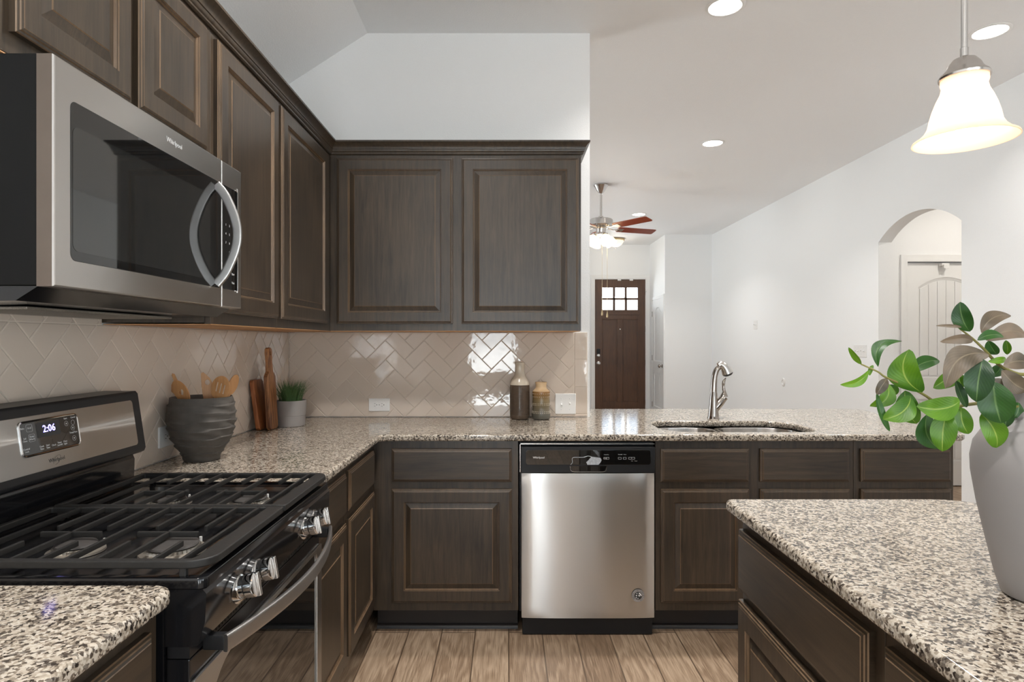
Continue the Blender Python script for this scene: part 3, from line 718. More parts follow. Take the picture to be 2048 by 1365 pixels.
# crown molding sweep
CR = [(0, 2.262), (.006, 2.262), (.010, 2.266), (.010, 2.272), (.013, 2.275), (.016, 2.282), (.016, 2.286), (.019, 2.288), (.021, 2.296), (.026, 2.305), (.033, 2.312), (.038, 2.316), (.040, 2.317), (.040, 2.325), (0, 2.325)]
bm = B(); sec = []
for q in range(4):
    ring = []
    for (o, z) in CR:
        ring.append(bm.verts.new([(-.883+o, .85, z), (-.883+o, 3.084-o, z), (.3705+o, 3.084-o, z), (.3705+o, YB-.001, z)][q]))
    sec.append(ring)
for a, b in zip(sec, sec[1:]):
    for k in range(len(CR)): bm.faces.new((a[k], a[(k+1) % len(CR)], b[(k+1) % len(CR)], b[k]))
bm.faces.new(sec[0]); bm.faces.new(sec[-1])
tag(obj('crown_molding', bm, M['wood'], ang=25), 'dark stained crown molding running along the top of the wall cabinets', 'molding')

# ------------------------------------------------------------------ granite tops
def top(name, label, outs, z=.914, loc=None):
    bm = curve_bm(outs, .0055, .0095, 4, Matrix.Translation((0, 0, z-.015)))
    return tag(obj(name, bm, M['granite'], ang=40, flat=True), label, 'countertop')
CE, CF = -.567, 2.765
out = [(XL-.003, 1.842), (CE-.012, 1.842), (CE-.003, 1.846), (CE, 1.858), (CE, CF-.03), (CE+.009, CF-.009), (CE+.03, CF)]
out += [(p[0], p[1]) for p in [(2.0, CF), (2.045, CF+.008), (2.070, CF+.03), (2.080, CF+.075), (2.115, 3.45), (2.165, 3.66), (2.178, 3.74), (2.165, 3.80), (2.12, 3.83)]]
out += [(.459, 3.83), (.459, YB+.003), (XL-.003, YB+.003)]
hole = rrect(.735, 2.853, 1.455, 3.235, .12, 8, (.09, .17, .10, .14))[::-1]
top('countertop', 'speckled granite countertop running round the corner and along the sink peninsula', [out, hole])
top('countertop', 'speckled granite countertop at the lower left, on the near side of the range', [[(XL-.003, .34), (CE, .34)] + arc(CE-.035, 1.031, .035, 0, 90, 8) + [(XL-.003, 1.066)]])
top('countertop', 'speckled granite top of the kitchen island carrying the grey vase', [rrect(.577, -.25, 1.262, 1.644, .03, 6, (.05, .14, .022, .05))])

# ------------------------------------------------------------------ sink and faucet
sk = empty('sink', (1.09, 3.04, .70), 'double bowl stainless steel sink set under the peninsula countertop', 'sink')
def bowl(x0, y0, x1, y1, dep, rs):
    bm = B(); zt = .881; rings = []
    for (i, z) in ((-.022, zt), (0, zt), (.002, zt-.006), (.006, zt-dep+.03), (.014, zt-dep+.010), (.035, zt-dep), (.12, zt-dep-.003)):
        if i < 0: pts = rrect(x0+i, y0+i, x1-i, y1-i, 0, 8, [r+.02 for r in rs])
        else: pts = rrect(x0+i, y0+i, x1-i, y1-i, 0, 8, [max(r-i, .01) for r in rs])
        rings.append([bm.verts.new((p[0], p[1], z)) for p in pts])
    for a, b in zip(rings, rings[1:]):
        for k in range(len(a)): bm.faces.new((a[k], a[(k+1) % len(a)], b[(k+1) % len(a)], b[k]))
    bm.faces.new(rings[-1])
    b = obj('bowl', bm, M['steelsink'], sk, ang=60)
    cx, cy = (x0+x1)/2, (y0+y1)/2; bm = B(); lathe(bm, [(.045, 0), (.045, .003), (.036, .004), (.030, -.004), (.002, -.006)], Matrix.Translation((cx, cy, zt-dep-.001)), 20, cap0=False); obj('drain', bm, M['chrome'], sk)
bowl(.742, 2.870, 1.040, 3.222, .17, (.09, .10, .10, .12)); bowl(1.075, 2.862, 1.447, 3.226, .19, (.09, .15, .10, .09))
fx, fy = 1.107, 3.345
fc = empty('faucet', (fx, fy, .914), 'polished nickel kitchen faucet with arched pull-down spout, behind the sink', 'faucet')
def fp(zx, zy): return P(1380+zx/9.1, 710+zy/9.1, fy)
bm = B(); tube(bm, [fp(425, 1180)+Vector((0, 0, -.003)), fp(425, 1160), fp(425, 1118)], [.0335, .032, .029], 20); obj('base_ring', bm, M['bronze'], fc)
bm = B(); tube(bm, bez([fp(425, 1118), fp(430, 980), fp(432, 800), fp(434, 676)], 6), [.0285+(.0165-.0285)*i/18 for i in range(19)], 20)
tube(bm, bez([fp(440, 1000), fp(500, 920), fp(575, 830), fp(628, 768)], 5), [.021, .022, .0225, .023, .023, .023, .023, .023, .0225, .022, .0215, .021, .0205, .020, .0205, .020], 18); obj('body', bm, M['bronze'], fc)
bm = B(); sp = bez([fp(430, 672), fp(436, 520), fp(452, 380), fp(488, 270), fp(545, 215)], 8); tube(bm, sp, [.0175-.0035*math.sin(PI*i/(len(sp)-1)*.5) for i in range(len(sp))], 18); obj('spout', bm, M['bronze'], fc)
bm = B(); sp = bez([fp(520, 190)+Vector((0, 0, -.003)), fp(560, 178), fp(612, 205), fp(655, 262), fp(688, 340)], 8); nn = len(sp); tube(bm, sp, [.0165+.013*(i/(nn-1))**1.2 for i in range(nn)], 20)
obj('spray_head', bm, M['nickel'], fc)
bm = B(); d_ = (sp[-1]-sp[-2]).normalized(); tube(bm, [sp[-1]+d_*.0002, sp[-1]+d_*.006, sp[-1]+d_*.012], [.0288, .026, .018], 20); obj('nozzle', bm, M['blackmatte'], fc)
bm = B(); tube(bm, bez([fp(620, 758), fp(622, 700), fp(612, 620), fp(608, 540), fp(618, 480), fp(655, 420)], 5), [.0205, .0195, .018, .0165, .015, .013, .012, .0105, .0095, .009, .0085, .008, .0078, .0076, .0078, .0082, .0088, .0092, .009, .0085, .008, .007, .006, .0045, .003, .002], 14); obj('handle', bm, M['bronze'], fc)

# ------------------------------------------------------------------ dishwasher
dwo = empty('dishwasher', (.365, 3.05, 0), 'stainless steel dishwasher with black control panel under the granite countertop', 'dishwasher')
x0, x1, yf = .0655, .6625, 2.775
bm = B(); box(bm, (.056, 2.82, .10), (.667, 3.38, .876), .002); box(bm, (.062, 2.80, .862), (.662, 2.83, .876), .002); obj('body', bm, M['blackmatte'], dwo)
bm = B(); nxg, nzg = 24, 24; zb, zt = .088, .7385; g = []
for j in range(nzg+1):
    row = []
    for i in range(nxg+1):
        u_, v_ = i/nxg, j/nzg; bl = .0075*(1-(2*u_-1)**4)+.0035*(1-(2*v_-1)**2)*(1-(2*u_-1)**2)
        e = min(1, min(u_, 1-u_, v_, 1-v_)*40); row.append(bm.verts.new((x0+(x1-x0)*u_, yf+.006-bl-.004*e, zb+(zt-zb)*v_)))
    g.append(row)
for j in range(nzg):
    for i in range(nxg): bm.faces.new((g[j][i], g[j][i+1], g[j+1][i+1], g[j+1][i]))
bd = [g[0][i] for i in range(nxg+1)]+[g[j][nxg] for j in range(1, nzg+1)]+[g[nzg][i] for i in range(nxg-1, -1, -1)]+[g[j][0] for j in range(nzg-1, 0, -1)]
bk = [bm.verts.new((v.co.x, 2.815, v.co.z)) for v in bd]
for k in range(len(bd)): bm.faces.new((bd[k], bd[(k+1) % len(bd)], bk[(k+1) % len(bd)], bk[k]))
bm.faces.new(bk); dd = obj('door_panel', bm, M['steel'], dwo, ang=50)
bm = B(); box(bm, (x0-.003, yf-.004, .7395), (x1+.003, 2.815, .858), .004, 2)
cp = obj('control_panel', bm, M['blackmatte'], dwo)
bm = B(); loops(bm, (x0+.018, yf-.0045, .779), (1, 0, 0), (0, 0, 1), (0, -1, 0), x1-x0-.036, .066, [(0, 0), (.0, .0015), (.001, .002)], rad=.012); obj('panel_glass', bm, M['glassblack'], cp)
bm = B(); 
prism(bm, [(.282, yf-.0048, .773), (.447, yf-.0048, .773), (.436, yf-.0048, .749), (.294, yf-.0048, .749)], (0, -1, 0), .001); obj('grip_recess', bm, M['glassblack'], cp)
bm = B(); tube(bm, bez([(.282, yf-.0065, .772), (.294, yf-.0068, .7485), (.365, yf-.0068, .747), (.436, yf-.0068, .7485), (.447, yf-.0065, .772)], 6), .0012, 6); obj('grip_edge', bm, M['nickel'], cp)
U, V, Nn = (1, 0, 0), (0, 0, 1), (0, -1, 0); yt = yf-.0068
bm = text_bm([('Whirlpool', .0125, (.142, yt, .811), U, V, Nn)]); obj('logo', bm, M['inkwhite'], cp)
bm = text_bm([('Heated Dry', .0045, (.445, yt, .824), U, V, Nn), ('Normal', .006, (.507, yt, .825), U, V, Nn), ('Heavy', .005, (.528, yt, .825), U, V, Nn), ('1-Hour', .0045, (.438, yt, .808), U, V, Nn), ('Start', .0045, (.560, yt, .796), U, V, Nn), ('Cancel', .0045, (.577, yt, .796), U, V, Nn)])
for xx in (.437, .447, .502, .524, .548, .562):
    fs = rrect(xx-.004, .803, xx+.0105, .8125, .002, 3); curve_bm([[(p[0], p[1]) for p in fs], [(p[0], p[1]) for p in rrect(xx-.003, .804, xx+.0095, .8115, .0015, 3)][::-1]], .0001, .0, 0, frame_M((0, yt, 0), U, V, Nn), bm=bm)
tag(obj('control_print', bm, M['ink'], cp), kind='stuff')
bm = B(); pts = [(.285, .779), (.293, .79), (.292, .806), (.302, .812), (.34, .812), (.362, .818), (.378, .815), (.40, .812), (.418, .81), (.424, .8), (.419, .79), (.41, .779)]
prism(bm, [(a, yt+.0001, b) for a, b in pts[6:]+[(.36, .779), (.355, .79), (.365, .80)]], (0, -1, 0), .0008)
tube(bm, bez([(a, yt-.0006, b) for a, b in pts[:7]], 4), .0012, 5); obj('film_scrap', bm, M['film'], cp)
for xx in (.066, .648):
    pass
bm = B(); box(bm, (x0-.004, yf+.02, .866), (x1+.004, 2.80, .8705)); box(bm, (x0-.0075, yf+.02, .74), (x0-.0045, 2.80, .866)); obj('trim_strip', bm, M['nickel'], dwo)
bm = B(); box(bm, (x0+.004, 2.80, .004), (x1-.004, 2.84, .084), .003); obj('kick_plate', bm, M['blackmatte'], dwo)
# round sticker with stars and stripes and the lettering AMERICA
sx, sz, ys_ = .587, .193, yf-.0048; bm = B(); lathe(bm, [(.0285, 0), (.0285, .0008), (.027, .0012)], at(sx, ys_-.004, sz, RY), 32)
stk = obj('round_sticker', bm, mat('grey_sticker', (.30, .28, .27, 1), .4, nz=(80, .2)), dwo)
bm = B(); it = []
for k, ch in enumerate('MADE IN AMERICA'):
    a = math.radians(-170+ (k*20.5)); a2 = math.radians(215-k*19.5)
    c_ = (sx+.0225*math.cos(a2), ys_-.0054, sz+.0225*math.sin(a2)); uu = Vector((math.sin(a2), 0, -math.cos(a2))); vv = Vector((math.cos(a2), 0, math.sin(a2)))
    if ch != ' ': it.append((ch, .0085, c_, uu, vv, (0, -1, 0)))
bm = text_bm(it); obj('sticker_lettering', bm, M['inkd'], dwo)
bm = B(); lathe(bm, [(.0175, 0), (.0175, .0006)], at(sx, ys_-.0052, sz, RY), 28); obj('sticker_disc', bm, M['inkd'], dwo)
bm = B()
for (x_, z_, r_) in ((-.008, .001, .0042), (-.009, -.0085, .0038), (-.006, .0105, .003), (-.001, -.0125, .003)):
    prism(bm, [(sx+x_+(r_ if k % 2 == 0 else r_*.42)*math.cos(PI/2+k*PI/5), ys_-.0059, sz+z_+(r_ if k % 2 == 0 else r_*.42)*math.sin(PI/2+k*PI/5)) for k in range(10)], (0, -1, 0), .0003)
for (r0, r1, a0, a1) in ((.0115, .0165, 5, 75), (.003, .0085, -5, 60)):
    p = [(sx-.001+r1*math.cos(a), sz-.002+r1*math.sin(a)) for a in [math.radians(a0+(a1-a0)*k/8) for k in range(9)]] + [(sx-.001+r0*math.cos(a), sz-.002+r0*math.sin(a)) for a in [math.radians(a1+(a0-a1)*k/8) for k in range(9)]]
    prism(bm, [(a, ys_-.0059, b) for a, b in p], (0, -1, 0), .0003)
obj('sticker_emblem', bm, M['inkwhite'], dwo)

# ------------------------------------------------------------------ gas range
R0, R1 = 1.0805, 1.8335
rg = empty('gas_range', (-.85, 1.457, 0), 'stainless and black gas range with cast iron grates, a lit clock and five chrome knobs', 'range')
bm = B(); box(bm, (-1.19, R0, .02), (-.60, R1, .898), .003); box(bm, (-1.12, R0+.02, 0), (-.66, R1-.02, .02)); obj('body', bm, M['black'], rg)
bm = B(); loops(bm, (-1.12, R0+.001, .8985), (1, 0, 0), (0, 1, 0), (0, 0, 1), .592, R1-R0-.002, [(0, 0), (0, .013), (.002, .0175), (.005, .019), (.016, .019), (.022, .014), (.03, .012)], rad=.016)
obj('cooktop', bm, M['black'], rg)
bm = B(); prism(bm, [(-.60, R0+.001, .8975), (-.532, R0+.001, .8975), (-.526, R0+.001, .890), (-.5285, R0+.001, .84), (-.541, R0+.001, .800), (-.549, R0+.001, .797), (-.60, R0+.001, .797)], (0, 1, 0), R1-R0-.002)
fr = obj('control_front', bm, M['black'], rg, ang=25)
bm = B(); box(bm, (-.595, R0+.002, .776), (-.556, R1-.002, .7965))
for i in range(52):
    if 22 < i < 29: continue
    y = R0+.05+i*.0125; box(bm, (-.5565, y, .780), (-.5545, y+.006, .793), mi=1)
obj('vent_strip', bm, [M['blackmatte'], M['slot']], rg)
ax = Vector((.985, 0, .17)).normalized(); KM = frame_M((0, 0, 0), (0, 1, 0), ax.cross(Vector((0, 1, 0))), ax)
for i, y in enumerate((1.216, 1.304, 1.4565, 1.609, 1.690)):
    if i == 2: continue
    MM = Matrix.Translation((-.532, y, .848)) @ KM
    bm = B(); lathe(bm, [(.031, 0), (.031, .002), (.027, .007), (.0215, .010)], MM, 28); bz = obj('bezel', bm, M['chrome'], rg)
    bm = B(); lathe(bm, [(.0205, .010), (.0205, .019), (.0195, .0195)], MM, 28); lathe(bm, [(.0215, .0215), (.0235, .0225), (.0240, .034), (.0235, .0385), (.0215, .0400)], MM, 28)
    kb = obj('knob', bm, M['chrome'], rg)
    bm = B(); box(bm, (-.0052, -.0235, .0385), (.0052, .0235, .0475), .0022, 2, M=MM); obj('grip', bm, M['nickel'], kb)
    bm = B(); lathe(bm, [(.0198, .0195), (.0198, .0216)], MM, 24); obj('dark_ring', bm, M['blackmatte'], kb)
# oven door
od_x = -.548
bm = B(); box(bm, (-.599, R0+.003, .172), (-.556, R1-.003, .774), .004); obj('oven_door', bm, M['black'], rg)
od = bpy.data.objects['oven_door']
bm = curve_bm([rrect(R0+.003, .175, R1-.003, .735, .006, 3), rrect(R0+.052, .235, R1-.046, .722, .05, 8, (.02, .02, .12, .02))[::-1]], .0025, .0012, 1, frame_M((-.5525, 0, 0), (0, 1, 0), (0, 0, 1), (1, 0, 0)))
obj('door_frame', bm, M['steel'], od)
bm = curve_bm([rrect(R0+.050, .233, R1-.044, .724, .05, 8, (.02, .02, .12, .02))], .001, .0005, 1, frame_M((-.5545, 0, 0), (0, 1, 0), (0, 0, 1), (1, 0, 0))); obj('door_glass', bm, M['glassblack'], od)
bm = B(); hp = [(-.513+.052*math.sin(PI*k/16)**.9, R0+.045+(R1-R0-.085)*k/16, .782) for k in range(17)]; tube(bm, hp, .0055, 24, flat=2.9, sq=.45)
h_ = obj('handle', bm, M['satin'], od)
for y in (R0+.055, R1-.052):
    bm = B(); box(bm, (-.556, y-.010, .768), (-.514, y+.010, .796), .004); obj('handle_bracket', bm, M['blackmatte'], h_)
bm = B(); box(bm, (-.599, R0+.003, .035), (-.552, R1-.003, .166), .004); obj('storage_drawer', bm, M['steel'], rg)
bm = B(); lathe(bm, [(.022, 0), (.022, .0006)], Matrix.Translation((-.5530, 1.70, .31)) @ frame_M((0, 0, 0), (0, 1, 0), (0, 0, 1), (1, 0, 0)), 28); stp = obj('round_sticker', bm, M['ink'], od)
bm = B()
for k in range(3): box(bm, (-.5524, 1.688+k*.009, .295), (-.552, 1.693+k*.009, .325))
obj('sticker_stripes', bm, M['inkd'], od)
# grates
for (y0, y1, mx) in ((1.089, 1.4525, 0), (1.4605, 1.824, 1)):
    gx0, gx1 = -1.073, -.524; r = .045
    rs = (r, .006, .006, .012) if not mx else (.006, r, .012, .006)
    wn, wf = (.016, .012) if not mx else (.012, .014)
    bm = curve_bm([rrect(gx0, y0, gx1, y1, 0, 6, rs), rrect(gx0+.012, y0+wn, gx1-.036, y1-wf, .004, 3)[::-1]], .0045, .003, 2, Matrix.Translation((0, 0, .9375)))
    q = lambda yy: (y0+yy) if not mx else (y1-yy)
    for x in (-.995, -.886, -.788, -.689, -.58): box(bm, (x-.0035, y0+.004, .934), (x+.0035, y1-.004, .9455), .0018, 2)
    for x in (-.94, -.835, -.733, -.631):
        a, b = sorted((q(.006), q(.112))); box(bm, (x-.0035, a, .934), (x+.0035, b, .9455), .0018, 2)
        a, b = sorted((q(.205), q(.358))); box(bm, (x-.0035, a, .934), (x+.0035, b, .9455), .0018, 2)
    for x in (-.886, -.689): a = q(.168 if not mx else .225); box(bm, (x-.062, a-.0035, .934), (x+.062, a+.0035, .9455), .0018, 2)
    for (x, y) in ((gx0+.03, y0+.006), (gx1-.05, y0+.008), (gx0+.03, y1-.006), (gx1-.05, y1-.008)): box(bm, (x-.006, y-.006, .912), (x+.006, y+.006, .936), .002, 1)
    obj('grate', bm, M['iron'], rg)
for (x, y, r) in ((-.862, 1.236, .038), (-.668, 1.236, .048), (-.875, 1.60, .040), (-.668, 1.60, .044)):
    MM = Matrix.Translation((x, y, .9115)); bm = B()
    def teeth(r_, z_, a): return (r_*(1.0 if (int(a/(2*PI)*72+.5) % 2) or z_ < .006 or z_ > .0115 else .93), z_)
    lathe(bm, [(r+.014, 0), (r+.013, .004), (r+.004, .006), (r+.003, .0075), (r+.003, .0112), (r+.001, .012), (r*.5, .0125)], MM, 72, rfun=teeth); b = obj('burner', bm, M['burner'], rg)
    bm = B(); lathe(bm, [(r*.6, .0126), (r-.002, .0128), (r, .0145), (r-.002, .0175), (r-.008, .0185), (r*.3, .0185)], MM, 40); obj('burner_cap', bm, M['cap'], b)
    bm = B(); tube(bm, [(x+.03, y+r+.004, .911), (x+.03, y+r+.004, .925)], .003, 8); obj('igniter', bm, M['white'], b)
# backguard
bm = B(); box(bm, (-1.193, R0+.001, .899), (-1.121, R1-.001, 1.0), .004, 2); prism(bm, [(-1.1212, R0+.004, .9145), (-1.112, R0+.004, .9145), (-1.104, R0+.004, .93), (-1.102, R0+.004, .985), (-1.108, R0+.004, .999), (-1.1212, R0+.004, 1.0)], (0, 1, 0), R1-R0-.008)
obj('backguard_base', bm, M['black'], rg)
bm = B(); prism(bm, [(-1.193, R0, 1.004), (-1.085, R0, 1.004), (-1.074, R0, 1.009), (-1.0700, R0, 1.019), (-1.0938, R0, 1.178), (-1.100, R0, 1.1855), (-1.193, R0, 1.1855)], (0, 1, 0), R1-R0)
es = [e for e in bm.edges if abs((e.verts[0].co-e.verts[1].co).y) < 1e-6]; bmesh.ops.bevel(bm, geom=es, offset=.004, segments=2, profile=.5, affect='EDGES')
bgd = obj('backguard', bm, M['blackmatte'], rg, ang=30)
fv = Vector((-.0238, 0, .159)).normalized(); fu = Vector((0, 1, 0)); fn = fu.cross(fv); FO = Vector((-1.0700, 0, 1.019))
def FP(y, t, d=0): return FO+fu*y+fv*t+fn*d
bm = B(); loops(bm, FP(R0+.037, .014), fu, fv, fn, R1-R0-.074, .130, [(0, -.002), (0, .0008), (.001, .0014)], rad=.010); obj('steel_fascia', bm, M['steel'], bgd)
bm = B(); loops(bm, FP(1.372, .052), fu, fv, fn, .190, .082, [(0, 0), (0, .0032), (.0022, .0042), (.004, .0030), (.0055, .0024)], mats=[1, 1, 1, 0], rad=.013); obj('display_glass', bm, [M['glassblack'], M['chrome']], bgd)
bm = B(); loops(bm, FP(1.423, .0905), fu, fv, fn, .074, .035, [(0, .0024), (0, .0030)], rad=.003); obj('clock_window', bm, M['inkd'], bgd)
bm = text_bm([('2:06', .0235, FP(1.4615, .1085, .0033), fu, fv, fn)]); obj('clock_digits', bm, M['led'], bgd)
T_ = [('Bake', 1.383, .118), ('Broil', 1.403, .117), ('Self\nClean', 1.386, .092), ('Keep\nWarm', 1.407, .094), ('Control\nLock', 1.387, .068), ('Start', 1.519, .1245), ('Cancel', 1.545, .1245), ('Temp/Time', 1.540, .0875), ('Cook\nTime', 1.432, .067), ('Start\nTime', 1.451, .067), ('Clock', 1.470, .067), ('Timer\nSet/Off', 1.489, .067), ('Oven\nLight', 1.508, .067)]
bm = text_bm([(s, .0058, FP(y, t, .0026), fu, fv, fn) for s, y, t in T_])
def ring(bm, y, t, r, r2=None, k=20):
    o = [(y+r*math.cos(2*PI*i/k), t+r*math.sin(2*PI*i/k)) for i in range(k)]; i_ = [(y+(r-.0005)*math.cos(2*PI*i/k), t+(r-.0005)*math.sin(2*PI*i/k)) for i in range(k)][::-1]
    curve_bm([o, i_], .0001, 0, 0, frame_M(FP(0, 0, .0025), fu, fv, fn), bm=bm)
for (y, t) in ((1.520, .112), (1.543, .112), (1.540, .0985), (1.540, .073)): ring(bm, y, t, .0062)
for (y, t, s) in ((1.520, .112, 0), (1.540, .0985, 90), (1.540, .073, -90)):
    prism(bm, [FP(y+.0026*math.cos(math.radians(a+s)), t+.0026*math.sin(math.radians(a+s)), .0025) for a in (0, 120, 240)], fn, .0002)
for (y, t) in ((1.403, .117), (1.407, .094)): curve_bm([rrect(y-.009, t-.0085, y+.009, t+.0085, .003, 3), rrect(y-.0086, t-.0081, y+.0086, t+.0081, .0027, 3)[::-1]], .0001, 0, 0, frame_M(FP(0, 0, .0025), fu, fv, fn), bm=bm)
obj('button_print', bm, M['ink'], bgd)
bm = text_bm([('Whirlpool', .0125, FP(1.474, .032, .0016), fu, fv, fn)]); pts = [FP(1.474+.013*math.cos(a), .031+.0085*math.sin(a)+.006*math.cos(a), .0018) for a in [math.radians(x) for x in range(-120, 200, 16)]]
tube(bm, pts, .0003, 4); obj('logo', bm, M['inkd'], bgd)

# ------------------------------------------------------------------ microwave
mw = empty('microwave', (-1.0, 1.457, 1.395), 'over-the-range stainless steel microwave with black window and bowed handle, hung above the gas range', 'microwave')
m0, m1 = 1.0775, 1.8375
bm = B(); box(bm, (-1.200, m0+.003, 1.43), (-.822, m1-.003, 1.838), .004); obj('body', bm, M['deepblack'], mw)
bm = B(); prism(bm, [(-.822, m0+.006, 1.4295), (-.862, m0+.006, 1.404), (-1.197, m0+.006, 1.397), (-1.197, m0+.006, 1.4295)], (0, 1, 0), m1-m0-.012); obj('underside', bm, M['black'], mw, ang=20)
bm = B(); box(bm, (-1.12, m0+.12, 1.394), (-.93, m1-.12, 1.4005), .002); obj('grease_filter', bm, mat('filter_mesh', (.25, .23, .2, 1), .5, .8, nz=(400, .6, .8)), mw)
SL = [(0, 0), (0, .027), (.0012, .0295), (.003, .0305)]
bm = B(); loops(bm, (-.8205, m0, 1.4285), (0, 1, 0), (0, 0, 1), (1, 0, 0), .6345, .4065, SL, [1, 0, 0]); dr = obj('door', bm, [M['steel'], mat('brown_grey_door_edge', (.16, .13, .11, 1), .35, .9, nz=(20, .1))], mw, ang=25)
bm = B(); loops(bm, (-.7904, 1.1175, 1.479), (0, 1, 0), (0, 0, 1), (1, 0, 0), .590, .291, [(0, -.001), (0, .0006), (.001, .0012)], rad=.014); obj('door_glass', bm, M['glassblack'], dr)
bm = B(); loops(bm, (-.7892, 1.123, 1.497), (0, 1, 0), (0, 0, 1), (1, 0, 0), .520, .228, [(0, 0), (0, .0004)], rad=.014); obj('window_screen', bm, M['glassgrey'], dr)
hb = bez([(-.787, 1.674, 1.757), (-.762, 1.674, 1.725), (-.738, 1.674, 1.67), (-.730, 1.674, 1.622), (-.738, 1.674, 1.574), (-.762, 1.674, 1.519), (-.787, 1.674, 1.487)], 5)
bm = B(); tube(bm, hb, .0050, 24, flat=2.4, sq=.45); obj('handle', bm, M['satin'], dr)
bm = text_bm([('Whirlpool', .0165, (-.7896, 1.468, 1.803), (0, 1, 0), (0, 0, 1), (1, 0, 0))]); obj('logo', bm, M['ink'], dr)
bm = B(); loops(bm, (-.8205, 1.7135, 1.4285), (0, 1, 0), (0, 0, 1), (1, 0, 0), m1-1.7135, .4065, SL); kp = obj('control_strip', bm, M['steel'], mw, ang=25)
bm = B(); loops(bm, (-.7904, 1.716, 1.479), (0, 1, 0), (0, 0, 1), (1, 0, 0), .094, .291, [(0, -.001), (0, .0006), (.001, .0012)], rad=.006); obj('keypad_glass', bm, M['glassblack'], kp)
bm = B(); tube(bm, bez([(-.7895, 1.795, 1.7705), (-.7895, 1.808, 1.768), (-.7895, 1.8105, 1.755), (-.7895, 1.8105, 1.50), (-.7895, 1.808, 1.481), (-.7895, 1.795, 1.4785)], 5), .0013, 6); obj('keypad_edge', bm, M['chrome'], kp)
bm = text_bm([(s, .009, (-.789, y, z), (0, 1, 0), (0, 0, 1), (1, 0, 0)) for s, y, z in (('Popcorn', 1.76, 1.74), ('1', 1.735, 1.66), ('2', 1.757, 1.66), ('3', 1.78, 1.66), ('4', 1.735, 1.635), ('5', 1.757, 1.635), ('6', 1.78, 1.635), ('7', 1.735, 1.61), ('8', 1.757, 1.61), ('9', 1.78, 1.61), ('0', 1.757, 1.585), ('Start', 1.78, 1.525), ('Cancel', 1.74, 1.525), ('Vent', 1.78, 1.5))]); obj('keypad_print', bm, M['ink'], kp)

# ------------------------------------------------------------------ outlets and switches
def plate(name, label, O, u, v, n, w, h, kind, cat, grp=None):
    O = Vector(O); u, v, n = Vector(u), Vector(v), Vector(n); r = empty(name, O, label, cat, grp)
    C0 = O-u*w/2-v*h/2; bm = B(); loops(bm, C0, u, v, n, w, h, [(0, 0), (0, .003), (.0015, .0052), (.004, .006)], rad=.004); obj('cover_plate', bm, M['white'], r)
    F_ = lambda a, b, d: O+u*a+v*b+n*d
    if kind == 'outlet':
        L = u if w > h else v; S_ = v if w > h else u; la = (lambda a, b, d: F_(a, b, d)) if w > h else (lambda a, b, d: F_(b, a, d))
        for s in (-.0195, .0195):
            bm = B(); MM = frame_M(F_(*( (s, 0, .0061) if w > h else (0, s, .0061))), L, S_, n)
            curve_bm([[(.0145*math.cos(a)*1, max(-.0165, min(.0165, .0175*math.sin(a)))) for a in [2*PI*k/28 for k in range(28)]]], .0006, .0006, 1, MM, bm=bm)
            sc = obj('socket', bm, M['white'], r); bm = B()
            for (a, b, ww, hh) in ((-.004, .0065, .0065, .0018), (-.004, -.0065, .0078, .0018)): box(bm, (a-ww/2, b-hh/2, .0013), (a+ww/2, b+hh/2, .0017), M=MM)
            lathe(bm, [(.0024, .0013), (.0024, .0017)], MM @ Matrix.Translation((.0065, 0, 0)), 12); obj('slots', bm, M['slot'], sc)
        bm = B(); lathe(bm, [(.0028, .006), (.0022, .0072)], frame_M(O, u, v, n), 12); obj('screw', bm, M['nickel'], r)
    else:
        k = int(kind[-1])
        for i in range(k):
            a = (i-(k-1)/2)*.046; bm = B(); box(bm, (a-.005, -.012, .006), (a+.005, .012, .0068), .0004, 1, M=frame_M(O, u, v, n)); obj('toggle_slot', bm, M['trim'], r)
            bm = B(); MM = frame_M(F_(a, 0, .006), u, v, n) @ Matrix.Rotation(math.radians(-28 if i % 2 else 28), 4, 'X'); box(bm, (-.0035, -.004, 0), (.0035, .004, .013), .001, 1, M=MM); obj('toggle', bm, M['white'], r)
            bm = B(); MM = frame_M(O, u, v, n)
            for b in (-.03, .03): lathe(bm, [(.0026, .006), (.0020, .0071)], MM @ Matrix.Translation((a, b, 0)), 10)
            obj('screws', bm, M['ink'], r)
    return r
XV, ZV = (1, 0, 0), (0, 0, 1)
plate('power_outlet', 'white horizontal double power outlet on the back tiled wall, left of the bottles', (-.703, TY, .9825), XV, ZV, nY, .116, .071, 'outlet', 'outlet', 'kitchen outlets')
plate('power_outlet', 'white power outlet on the left tiled wall, half hidden behind the grey crock', (TX, 2.185, .999), Y_, ZV, pX, .118, .074, 'outlet', 'outlet', 'kitchen outlets')
plate('light_switch', 'white double toggle switch plate on the tiled wall beside the short bottle', (.322, TY, .9875), XV, ZV, nY, .114, .113, 'switch2', 'switch')
plate('light_switch', 'pair of white switches high on the long right wall near the far corner', (XR, 8.13, 1.548), Y_, ZV, nX, .115, .115, 'switch2', 'switch')
plate('light_switch', 'wide white switch plate on the right wall beside the arch, behind the leaves', (XR, 5.72, 1.243), Y_, ZV, nX, .21, .115, 'switch4', 'switch')
bm = B(); MM = frame_M((XR, 7.31, .848), Y_, ZV, nX); lathe(bm, [(.05, 0), (.05, .004), (.044, .009), (.028, .010), (.024, .005), (.01, .004)], MM, 28)
tag(obj('cable_cover', bm, M['white']), 'small round white cover low on the long right wall, above the sink', 'wall fitting')

